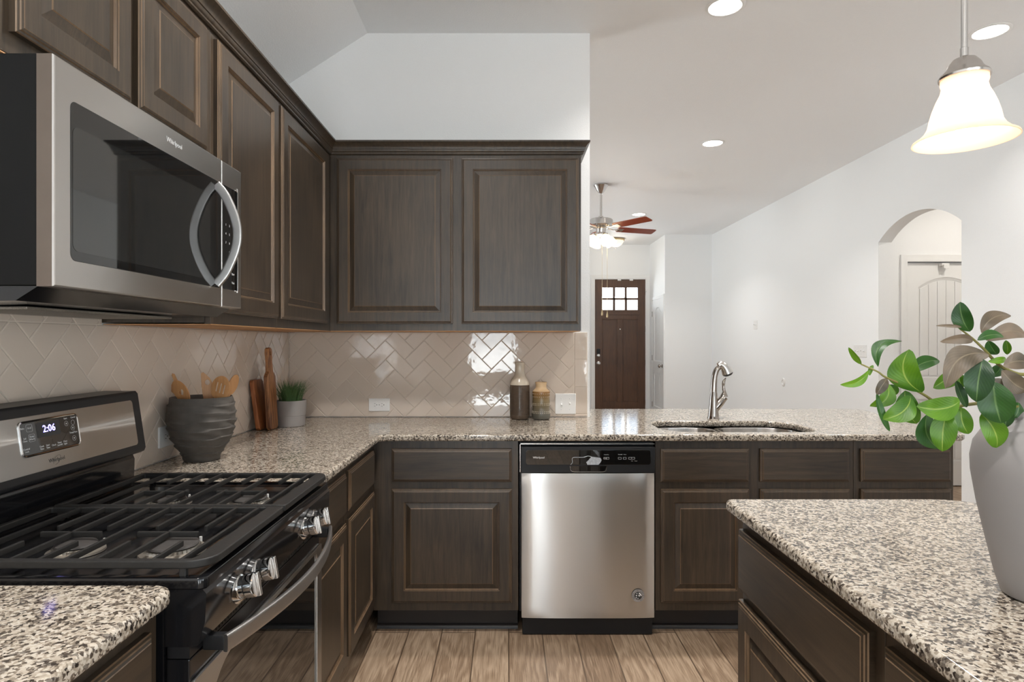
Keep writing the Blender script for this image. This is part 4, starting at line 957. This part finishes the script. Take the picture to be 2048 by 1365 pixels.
# ------------------------------------------------------------------ crock and utensils
ZT = .9145
ck = (-1.079, 2.185)
def crf(r, z, a):
    h = z/.222; wv = .0035*math.sin(3*a+1+9*h)+.0018*math.sin(7*a+20*h)
    ph = ((z+wv)/.0285) % 1.0; rid = (.0050*max(0, ph-.5)/.5-.0015) if .012 < z < .20 else 0
    return (r+rid+.0012*math.sin(5*a+40*h), z)
base = [(0, .058), (.02, .064), (.045, .080), (.07, .0945), (.10, .1055), (.13, .1105), (.16, .1115), (.19, .1075), (.21, .1025), (.22, .1005)]
def rz(z):
    for (a, ra), (b, rb) in zip(base, base[1:]):
        if z <= b: t = (z-a)/(b-a); return ra+(rb-ra)*t
    return base[-1][1]
prof = [(rz(.222*k/70*.99), .222*k/70) for k in range(71)]
bm = B(); lathe(bm, prof+[(.097, .222), (.092, .217), (.094, .15), (.085, .08), (.05, .012), (.01, .012)], Matrix.Translation((ck[0], ck[1], ZT+.0005)), 96, rfun=crf, cap1=True)
tag(obj('utensil_crock', bm, M['concrete'], ang=60), 'rough dark grey ribbed crock on the countertop holding wooden utensils', 'crock')
def utensil(name, label, head, c, yd, ang, outl, holes, hl, lean=0, twist=0, th=.0022):
    """flat wooden tool: local x,y outline around the head centre, handle runs to -y"""
    n = Vector((math.sin(twist), -math.cos(twist), 0)); v = Vector((math.sin(math.radians(ang))*math.cos(twist), math.sin(math.radians(ang))*math.sin(twist), math.cos(math.radians(ang)))) + Vector((0, lean, 0)); v.normalize()
    u = v.cross(n).normalized(); n = u.cross(v)
    MM = frame_M(P(c[0], c[1], yd), u, v, n); bm = curve_bm([outl]+holes, th*.4, th*.6, 2, MM)
    o = obj(name, bm, M['bamboo']); tag(o, label, head, 'wooden utensils in the crock'); return o
def spoon(wd, ht, hl, hw=.005, n=24):
    """head ellipse joined to a handle"""
    p = [(wd*math.sin(a), ht*math.cos(a)) for a in [math.radians(x) for x in [-158+316*k/n for k in range(n+1)]]]
    return p[::1] + [(hw, -ht*1.25), (hw, -hl), (-hw, -hl), (-hw, -ht*1.25)]
def slot(cx, cy, l, w_, a=0):
    q = rrect(-w_/2, -l/2, w_/2, l/2, w_*.49, 3); ca, sa = math.cos(a), math.sin(a)
    return [(cx+x*ca-y*sa, cy+x*sa+y*ca) for x, y in q][::-1]
utensil('slotted_spoon', 'wooden slotted spoon with three slots standing in the grey crock', 'spoon', (441, 777), 2.16, 14, spoon(.033, .044, .185), [slot(-.013, .002, .034, .0042), slot(0, 0, .036, .0042), slot(.013, -.002, .034, .0042)], .18, -.05)
heart = [(0, -.012), (.009, -.003), (.0105, .003), (.008, .008), (.004, .009), (0, .005), (-.004, .009), (-.008, .008), (-.0105, .003), (-.009, -.003)]
utensil('serving_fork', 'wooden serving spoon with a small heart cut out, leaning left in the grey crock', 'spoon', (362, 784), 2.15, -38, spoon(.027, .046, .17), [[(x, y-.003) for x, y in heart]], .18, -.08, -.25)
utensil('spatula', 'pale wooden spatula with a round hole standing in the middle of the crock', 'spatula', (413, 772), 2.20, -6, [(-.014, .046), (-.006, .049), (.012, .028), (.019, .010), (.017, -.05), (.006, -.07), (.005, -.185), (-.005, -.185), (-.006, -.07), (-.014, -.05), (-.016, .0)], [[(.004+.008*math.cos(-a), .012+.010*math.sin(-a)) for a in [2*PI*k/16 for k in range(16)]]], .18, .03, .35)
utensil('wooden_spoon', 'wooden spoon seen almost edge-on, leaning right in the crock behind the slotted spoon', 'spoon', (466, 770), 2.235, 28, spoon(.020, .040, .175), [], .18, .03, 1.15)
utensil('wooden_fork', 'two-pronged wooden fork leaning left at the back of the crock', 'fork', (350, 774), 2.215, -24, [(-.020, .042), (-.016, .046), (-.008, .034), (-.006, .006), (.004, .006), (.006, .042), (.011, .048), (.017, .042), (.017, -.01), (.006, -.04), (.005, -.175), (-.005, -.175), (-.006, -.04), (-.018, -.01)], [], .18, .03, .2)

# ------------------------------------------------------------------ cutting boards against the left wall
def board(label, y0, w_, h, hl, hw, xb, xt, th, m, hole=None, r=.012):
    """leaning board: face looks +X; xb, xt = x of the back face at the foot and at height h"""
    v = Vector((xt-xb, 0, h)).normalized(); u = Vector((0, 1, 0)); n = u.cross(v)
    out = [(r, 0), (w_-r, 0), (w_, r), (w_, h-r), (w_-r, h)]
    c = w_/2
    if hl: out += [(c+hw*.62+.012, h), (c+hw*.55, h+.012), (c+hw*.42, h+hl*.45), (c+hw*.55, h+hl*.8), (c+hw*.45, h+hl*.95), (c+hw*.15, h+hl), (c-hw*.15, h+hl), (c-hw*.45, h+hl*.95), (c-hw*.55, h+hl*.8), (c-hw*.42, h+hl*.45), (c-hw*.55, h+.012), (c-hw*.62-.012, h)]
    out += [(r, h), (0, h-r), (0, r)]
    hs_ = [[(c+.006*math.cos(-a), h+hl*.78+.008*math.sin(-a)) for a in [2*PI*k/14 for k in range(14)]]] if hl else []
    z0 = ZT+.0008+max(0, -n.z*th); bm = curve_bm([out]+hs_, th/2-.003, .003, 2, frame_M(Vector((xb, y0, z0))+n*th/2, u, v, n))
    return tag(obj('cutting_board', bm, m, ang=40), label, 'cutting board')
board('wide reddish wooden cutting board without handle, leaning on the left tiled wall', 2.868, .117, .236, 0, 0, -1.166, -1.1985, .019, M['acacia'])
board('striped wooden paddle cutting board with a tall handle, beside the potted grass', 2.885, .100, .262, .125, .044, -1.124, -1.138, .020, M['acacia2'])

# ------------------------------------------------------------------ potted grass
pg = (-1.071, 3.064)
gp = empty('potted_grass', (pg[0], pg[1], ZT), 'small pale cement pot of green artificial grass beside the cutting boards', 'potted plant')
bm = B(); lathe(bm, [(.066, 0), (.068, .004), (.0695, .048), (.0690, .050), (.0690, .0515), (.0705, .053), (.0735, .122), (.0728, .126), (.069, .126), (.066, .11), (.06, .10)], Matrix.Translation((pg[0], pg[1], ZT+.0005)), 48); obj('pot', bm, M['potgrey'], gp)
bm = B(); lathe(bm, [(.002, .1165), (.066, .1150)], Matrix.Translation((pg[0], pg[1], ZT)), 32, cap1=False); lathe(bm, [(.066, .110), (.002, .109)], Matrix.Translation((pg[0], pg[1], ZT)), 32, cap1=False); obj('soil', bm, M['soil'], gp)
bm = B(); rnd = random.Random(4)
for i in range(330):
    a = rnd.uniform(0, 2*PI); r = .055*math.sqrt(rnd.random()); L = rnd.uniform(.06, .125); out = r/.055*rnd.uniform(.2, 1.0)+.1*rnd.random(); dirv = Vector((math.cos(a+rnd.uniform(-.4, .4)), math.sin(a+rnd.uniform(-.4, .4)), 0)); sd = Vector((-dirv.y, dirv.x, 0))
    p0 = Vector((pg[0]+r*math.cos(a), pg[1]+r*math.sin(a), ZT+.114)); hwd = rnd.uniform(.0013, .0024); prev = None
    for k in range(6):
        t = k/5; p = p0+dirv*(out*L*.75*t**1.7)+Vector((0, 0, L*(t-.22*out*t*t))); ww = hwd*(1-t)**.6+.0001
        if p.x < TX+.004: p.x = TX+.004
        if p.x < -1.085 and p.y < 2.996: p.y = 2.996
        cur = [bm.verts.new(p-sd*ww), bm.verts.new(p+dirv*.0006), bm.verts.new(p+sd*ww)]
        if prev:
            bm.faces.new((prev[0], prev[1], cur[1], cur[0])); bm.faces.new((prev[1], prev[2], cur[2], cur[1]))
        prev = cur
obj('grass_blades', bm, M['grass'], gp)

# ------------------------------------------------------------------ stoneware bottles
b1 = empty('stoneware_bottle', (.0685, 3.325, ZT), 'tall stoneware bottle with cream neck and dark ribbed body on the countertop', 'bottle')
T1 = Matrix.Translation((.0685, 3.325, ZT+.0004))
pr = [(.044, 0), (.050, .004), (.0535, .018)]
for k in range(38):
    z = .024+k*.0041; pr += [(.0536, z), (.0536, z+.0026), (.0522, z+.0033)]
pr += [(.0535, .181), (.0525, .184)]
bm = B(); lathe(bm, pr, T1, 48, cap1=False); obj('ribbed_body', bm, M['brownglaze'], b1, ang=50)
bm = B(); lathe(bm, [(.0526, .1838), (.0530, .188), (.049, .203), (.036, .222), (.0285, .236), (.0255, .252), (.0245, .285), (.0265, .300), (.0268, .303), (.0235, .304), (.022, .27), (.01, .26)], T1, 48, cap0=False, rfun=lambda r, z, a: (r*(1+.012*math.cos(26*a)) if .188 < z < .225 else r, z)); obj('neck', bm, M['cream'], b1)
b2 = empty('stoneware_bottle', (.183, 3.315, ZT), 'short stoneware jar with beaded amber and olive glaze, right of the tall bottle', 'bottle')
T2 = Matrix.Translation((.183, 3.315, ZT+.0004))
bm = B(); lathe(bm, [(.040, 0), (.047, .004), (.050, .018), (.0495, .034), (.0468, .050), (.0455, .062), (.0475, .074), (.0478, .088), (.0462, .102), (.0455, .116), (.0470, .130), (.0475, .142), (.046, .151), (.040, .157), (.0315, .165), (.0285, .176), (.0295, .188), (.0315, .196), (.0315, .199), (.0285, .199), (.026, .17), (.01, .16)], T2, 48); obj('body', bm, M['olive'], b2)
bm = B()
for (z, r, k) in ((.036, .0495, 30), (.044, .0482, 30), (.078, .0478, 30), (.086, .0480, 30), (.122, .0462, 28), (.138, .0476, 28)):
    for i in range(k):
        a = 2*PI*i/k; res = bmesh.ops.create_icosphere(bm, subdivisions=1, radius=.0021); bmesh.ops.translate(bm, verts=res['verts'], vec=(.183+r*math.cos(a), 3.315+r*math.sin(a), ZT+z))
obj('beading', bm, M['cream'], b2, smooth=True)

# ------------------------------------------------------------------ vase and leafy branches on the island
vx, vy = .868, 1.005
bm = B(); vp = [(.046, 0), (.052, .004), (.060, .03), (.073, .09), (.085, .15), (.0925, .20), (.0935, .225), (.089, .25), (.076, .272), (.058, .286), (.046, .294), (.040, .305), (.040, .325), (.044, .338), (.0445, .342), (.0385, .342), (.034, .325), (.034, .30), (.05, .27), (.05, .25), (.01, .24)]
lathe(bm, vp, Matrix.Translation((vx, vy, ZT+.0005)), 72); tag(obj('vase', bm, M['vase'], ang=60), 'tall matte grey ceramic vase at the right edge, standing on the island', 'vase')
def Z(zx, zy, y): return P(1640+zx/2.527, 560+zy/2.527, y)
def leafobj(parent, b0, t0, w_, kind, y, bend=0, tilt=0, dy=0, curl=.12, fold=.25):
    """leaf from b0 to t0 (coordinates in the measured crop) at depth y; bend = sideways bow, tilt = turn about its midrib"""
    p0 = Z(b0[0], b0[1], y); p1 = Z(t0[0], t0[1], y+dy); ax_ = p1-p0; L = ax_.length; v = ax_.normalized()
    view = (p0-Vector((0, 0, HC))).normalized(); s = v.cross(-view).normalized(); n = s.cross(v)
    ca, sa = math.cos(math.radians(tilt)), math.sin(math.radians(tilt)); s, n = s*ca+n*sa, n*ca-s*sa
    hw = w_*.86/2.527/F*y; bm = B(); uvl = bm.loops.layers.uv.new('UVMap'); NU, NV = 8, 18; g = []
    for j in range(NV+1):
        t = j/NV; wd = hw*((t**.70)*((1-t)**.72))/.3735*(1 if t < 1 else 0)+.0003; c = p0+ax_*t+s*(bend*L*4*t*(1-t))-n*(curl*L*(2*t-1)**2-curl*L)*1.0
        row = []
        for i in range(NU+1):
            q = 2*i/NU-1; row.append(bm.verts.new(c+s*(wd*q*math.cos(fold))+n*(wd*abs(q)*math.sin(fold)+wd*.05*math.sin(9*t+2*q))))
        g.append(row)
    for j in range(NV):
        for i in range(NU):
            f = bm.faces.new((g[j][i], g[j][i+1], g[j+1][i+1], g[j+1][i]))
            for l, (a, b) in zip(f.loops, ((i, j), (i+1, j), (i+1, j+1), (i, j+1))): l[uvl].uv = (a/NU, b/NV)
    return obj('leaf', bm, M[kind], parent, ang=80)
neck = Vector((vx, vy, ZT+.33))
def branch(label, path, rad, leaves, y0):
    r = empty('leafy_branch', Vector((vx, vy, ZT+.26)), label, 'branch', 'leafy branches in the vase')
    bm = B(); tube(bm, path, rad, 8); obj('stem', bm, M['stem'], r)
    for L in leaves: leafobj(r, *L)
    return r
def rl(a, b, n): return [a+(b-a)*i/(n-1) for i in range(n)]
pa = bez([neck+Vector((.005, 0, -.07)), neck+Vector((-.01, -.0, .0)), neck+Vector((-.03, -.01, .06)), Z(1031, 628, 1.0), Z(860, 622, .995), Z(740, 632, .99), Z(640, 650, .99), Z(515, 575, .985), Z(430, 535, .985), Z(330, 492, .98), Z(292, 465, .98), Z(208, 427, .98)], 5)
G, D_, BR = 'leafg', 'leafd', 'leafb'
branch('long leafy branch reaching left from the grey vase, with bright green leaves', pa, rl(.0038, .0012, len(pa)), [
    ((208, 427), (145, 342), 21, G, .98, .10, 40), ((246, 458), (102, 531), 25, G, .98, -.12, 25), ((293, 440), (415, 310), 36, D_, .975, -.30, 25),
    ((515, 570), (450, 352), 84, G, .97, -.22, 8, 0, .06, .15), ((452, 470), (604, 410), 40, D_, 1.0, -.10, 10), ((268, 432), (250, 484), 12, G, .985, .1, 10),
    ((330, 510), (252, 640), 44, G, .985, -.28, 15), ((338, 500), (285, 580), 30, BR, .965, .05, 20), ((458, 588), (318, 706), 62, G, .965, -.16, 5),
    ((285, 570), (352, 766), 24, D_, .975, .16, 40), ((430, 560), (488, 728), 64, G, .99, .12, 5), ((707, 612), (488, 640), 70, G, .955, -.12, 6, 0, .08),
    ((640, 662), (618, 868), 68, G, .96, .05, 10), ((540, 680), (604, 856), 62, D_, .985, .18, 10), ((712, 645), (750, 780), 50, G, .975, .10, 12),
    ((815, 678), (892, 850), 62, G, .965, -.10, 8), ((706, 495), (572, 548), 46, G, 1.0, .12, 12), ((684, 508), (742, 645), 32, D_, .97, .12, 40),
    ((352, 530), (388, 580), 26, G, 1.0, 0, 10), ((905, 640), (932, 750), 42, D_, .985, -.1, 10), ((1000, 620), (975, 700), 44, D_, 1.0, -.1, 20)], .98)
pb = bez([neck+Vector((.012, .01, -.07)), neck+Vector((.01, .01, .0)), neck+Vector((.03, .01, .10)), Z(1060, 470, 1.0), Z(920, 440, .99), Z(830, 352, .98), Z(768, 295, .975), Z(705, 246, .97)], 5)
branch('upper leafy branch rising from the grey vase, with brown-backed and deep green leaves', pb, rl(.0042, .0013, len(pb)), [
    ((757, 262), (708, 112), 52, D_, .965, -.06, 8), ((715, 240), (587, 232), 9, BR, .965, .05, 10), ((772, 312), (607, 313), 30, BR, .97, .14, 20),
    ((815, 268), (964, 180), 44, BR, .975, -.16, 15), ((838, 306), (1042, 285), 48, BR, .985, -.16, 5), ((795, 306), (928, 288), 30, D_, .96, -.10, 25),
    ((895, 378), (850, 308), 34, D_, .985, 0, 20), ((946, 378), (940, 306), 22, G, 1.0, .1, 20), ((852, 378), (632, 548), 74, BR, .95, .26, 10, 0, .14),
    ((822, 400), (790, 618), 74, D_, .94, .03, 5), ((850, 415), (938, 395), 20, G, .98, .1, 15), ((875, 515), (915, 726), 92, D_, .945, .04, 6),
    ((918, 458), (1050, 560), 54, BR, .955, .10, 10), ((925, 436), (1060, 425), 52, BR, .97, -.12, 10), ((868, 492), (918, 430), 34, D_, 1.0, .1, 12),
    ((868, 505), (950, 560), 42, BR, .96, .05, 20), ((1042, 640), (984, 600), 26, G, 1.01, 0, 10), ((690, 470), (716, 548), 34, G, 1.02, 0, 10)], .96)

# ------------------------------------------------------------------ lamps
dl0 = None
DLS = [(1.107, 3.137, 'round recessed ceiling light at the top centre of the photo'), (2.65, 3.39, 'round recessed ceiling light right of the pendant lamp'),
       (1.764, 5.30, 'round recessed ceiling light in the middle of the ceiling, beyond the sink'), (1.765, 8.27, 'round recessed ceiling light farthest away, beyond the ceiling fan'),
       (-.15, -.35, None), (.5, -1.6, None), (-.2, 1.75, None), (2.6, .8, None)]
for (x, y, lb) in DLS:
    z = ZC-.0005; r = empty('recessed_light', (x, y, ZC), lb or 'round recessed ceiling light above the kitchen, outside the photo', 'ceiling light', 'recessed ceiling lights')
    bm = B(); lathe(bm, [(.098, .0), (.098, -.002), (.092, -.006), (.082, -.007), (.079, -.004)], Matrix.Translation((x, y, z)), 40, cap0=True, cap1=False); obj('trim_ring', bm, M['trim'], r)
    bm = B(); lathe(bm, [(.0795, -.001), (.0795, -.0042), (.06, -.0048)], Matrix.Translation((x, y, z)), 40); obj('lens', bm, M['led_disc'], r)
    light('downlight', 'AREA', (x, y, z-.012), 6 if x > 2 else 15, (1, .97, .935), .15, disk=True, spread=2.2, parent=r)
def bell(bm, T, s, prof, th=.003):
    inner = [(max(r-th, .001), z) for r, z in prof][::-1]; lathe(bm, [(r*s, z*s) for r, z in prof]+[(r*s, z*s) for r, z in inner], T, 48, cap0=False, cap1=False)
# pendant over the island
px_, py_ = .962, 1.30; pz = HC+.455
pl = empty('pendant_lamp', (px_, py_, ZC), 'lit frosted glass bell pendant lamp on a nickel rod, top right of the photo', 'pendant lamp')
TP = Matrix.Translation((px_, py_, pz-.03))
bm = B(); bell(bm, TP, 1.0, [(.0425, .130), (.0430, .120), (.0405, .112), (.043, .100), (.050, .085), (.057, .066), (.062, .048), (.0655, .030), (.072, .018), (.084, .006), (.0930, .001), (.0945, -.003)]); obj('shade', bm, M['shade'], pl, ang=70)
bm = B(); lathe(bm, [(.046, .128), (.047, .132), (.044, .137), (.038, .142), (.033, .149), (.029, .158), (.021, .168), (.010, .172), (.008, .174)], TP, 32); obj('shade_cap', bm, M['nickel'], pl)
zt = ZC-(pz-.03)-.02
bm = B(); lathe(bm, [(.0062, .170), (.0062, zt)], TP, 14); lathe(bm, [(.0078, .172), (.0078, .192), (.0066, .193)], TP, 14); obj('rod', bm, M['nickel'], pl)
bm = B(); lathe(bm, [(.058, zt+.0195), (.058, zt+.008), (.045, zt), (.012, zt-.01)], TP, 32); obj('canopy', bm, M['nickel'], pl)
bm = B(); lathe(bm, [(.010, .125), (.012, .10), (.016, .085), (.027, .062), (.030, .048), (.027, .034), (.016, .023), (.004, .019)], TP, 24); obj('bulb', bm, M['bulb'], pl)
light('pendant_glow', 'POINT', (px_, py_, pz-.015), .7, (1, .85, .68), .02, parent=pl)
# ceiling fan
fnx, fny = 1.02, 6.71
fn_ = empty('ceiling_fan', (fnx, fny, ZC), 'brushed nickel ceiling fan with reddish wood blades and lit glass shades, in the living room', 'ceiling fan')
def FT(z): return Matrix.Translation((fnx, fny, z))
bm = B(); lathe(bm, [(.075, -.001), (.078, -.012), (.066, -.03), (.050, -.06), (.030, -.088), (.022, -.10)], FT(ZC), 32); obj('canopy', bm, M['nickel'], fn_)
bm = B(); lathe(bm, [(.013, -.09), (.013, -.37)], FT(ZC), 16); lathe(bm, [(.025, -.345), (.025, -.375)], FT(ZC), 16); obj('rod', bm, M['nickel'], fn_)
zm = HC+1.215
bm = B(); lathe(bm, [(.03, .125), (.06, .118), (.115, .110), (.128, .100), (.130, .045), (.120, .030), (.085, .018), (.055, .008), (.05, -.035), (.075, -.045), (.078, -.062), (.05, -.078), (.02, -.082)], FT(zm), 40); obj('motor_housing', bm, M['nickel'], fn_)
for k, a in enumerate((20, -53, 92, 164, 236)):
    R = Matrix.Translation((fnx, fny, zm+.012)) @ Matrix.Rotation(math.radians(a), 4, 'Z'); T12 = Matrix.Rotation(math.radians(-14), 4, 'X')
    bm = curve_bm([rrect(.20, -.058, .67, .058, .03, 5, (.02, .02, .03, .03))], .002, .0015, 1, R @ T12); obj('blade', bm, M['cherry'], fn_)
    bm = B(); tube(bm, bez([(.09, 0, .004), (.14, 0, -.006), (.19, 0, -.004), (.235, 0, -.007)], 5), .008, 8, flat=.6); box(bm, (.20, -.032, -.009), (.27, .032, -.0048), .002)
    bmesh.ops.transform(bm, matrix=R @ T12, verts=bm.verts[:]); obj('blade_arm', bm, M['nickel'], fn_)
for k in range(4):
    a = math.radians(-70+90*k); dv = Vector((math.cos(a), math.sin(a), 0)); c = Vector((fnx, fny, zm-.07))+dv*.07
    axd = (dv*.62+Vector((0, 0, -.8))).normalized(); q = axd.cross(Vector((0, 0, 1))).normalized(); MM = frame_M(c, q, axd.cross(q), axd)
    bm = B(); tube(bm, [Vector((fnx, fny, zm-.065))+dv*.03, c], .012, 10); lathe(bm, [(.024, -.012), (.026, .01), (.022, .014)], MM, 20); obj('lamp_arm', bm, M['nickel'], fn_)
    bm = B(); bell(bm, MM, 1.0, [(.024, .008), (.036, .022), (.052, .045), (.058, .072), (.060, .092), (.066, .112)]); sh = obj('lamp_shade', bm, M['fanshade'], fn_, ang=70)
    bm = B(); lathe(bm, [(.008, .012), (.02, .035), (.024, .055), (.016, .075), (.003, .08)], MM, 16); obj('bulb', bm, M['bulb'], sh)
light('fan_glow', 'POINT', (fnx, fny, zm-.24), 3, (1, .88, .7), .09, parent=fn_)
for (dx, zb_, L) in ((.0, 632, .0), (.055, 637, 0)):
    x = fnx+.005+dx; ze = HC-(632-CY)/F*6.6-(.02 if dx else 0)
    bm = B(); tube(bm, [(x, fny-.05, zm-.07), (x, fny-.05, ze+.07)], .0014, 6); lathe(bm, [(.002, .072), (.007, .06), (.010, .03), (.010, .008), (.004, 0)], Matrix.Translation((x, fny-.05, ze)), 12); obj('pull_chain', bm, M['brass'], fn_)
# flush dome by the front door
dx_, dy_ = 1.80, 10.25
dm = empty('dome_light', (dx_, dy_, ZC), 'small lit glass dome light on the ceiling in front of the brown front door', 'ceiling light')
TD = Matrix.Translation((dx_, dy_, ZC))
bm = B(); lathe(bm, [(.145, -.001), (.152, -.018), (.150, -.032), (.135, -.036)], TD, 36); obj('rim', bm, M['brass'], dm)
bm = B(); lathe(bm, [(.134, -.034), (.125, -.065), (.10, -.10), (.06, -.128), (.02, -.138), (.004, -.139)], TD, 36); obj('glass_dome', bm, M['fanshade'], dm)
bm = B(); lathe(bm, [(.012, -.136), (.012, -.148), (.006, -.16), (.002, -.162)], TD, 12); obj('finial', bm, M['nickel'], dm)
light('dome_glow', 'POINT', (dx_, dy_, ZC-.22), 2.5, (1, .92, .8), .08, parent=dm)
# unseen lamp added to keep the hall behind the arch bright
r = empty('hall_fill_light', (4.1, 4.9, 2.75), 'unseen recessed light added to brighten the hall behind the arch', 'ceiling light')
bm = B(); lathe(bm, [(.098, -.0005), (.098, -.003), (.08, -.007), (.06, -.006)], Matrix.Translation((4.1, 4.9, 2.75)), 32); obj('lens', bm, M['led_disc'], r)
light('downlight', 'AREA', (4.1, 4.9, 2.735), 6, (1, .93, .84), .15, disk=True, parent=r)
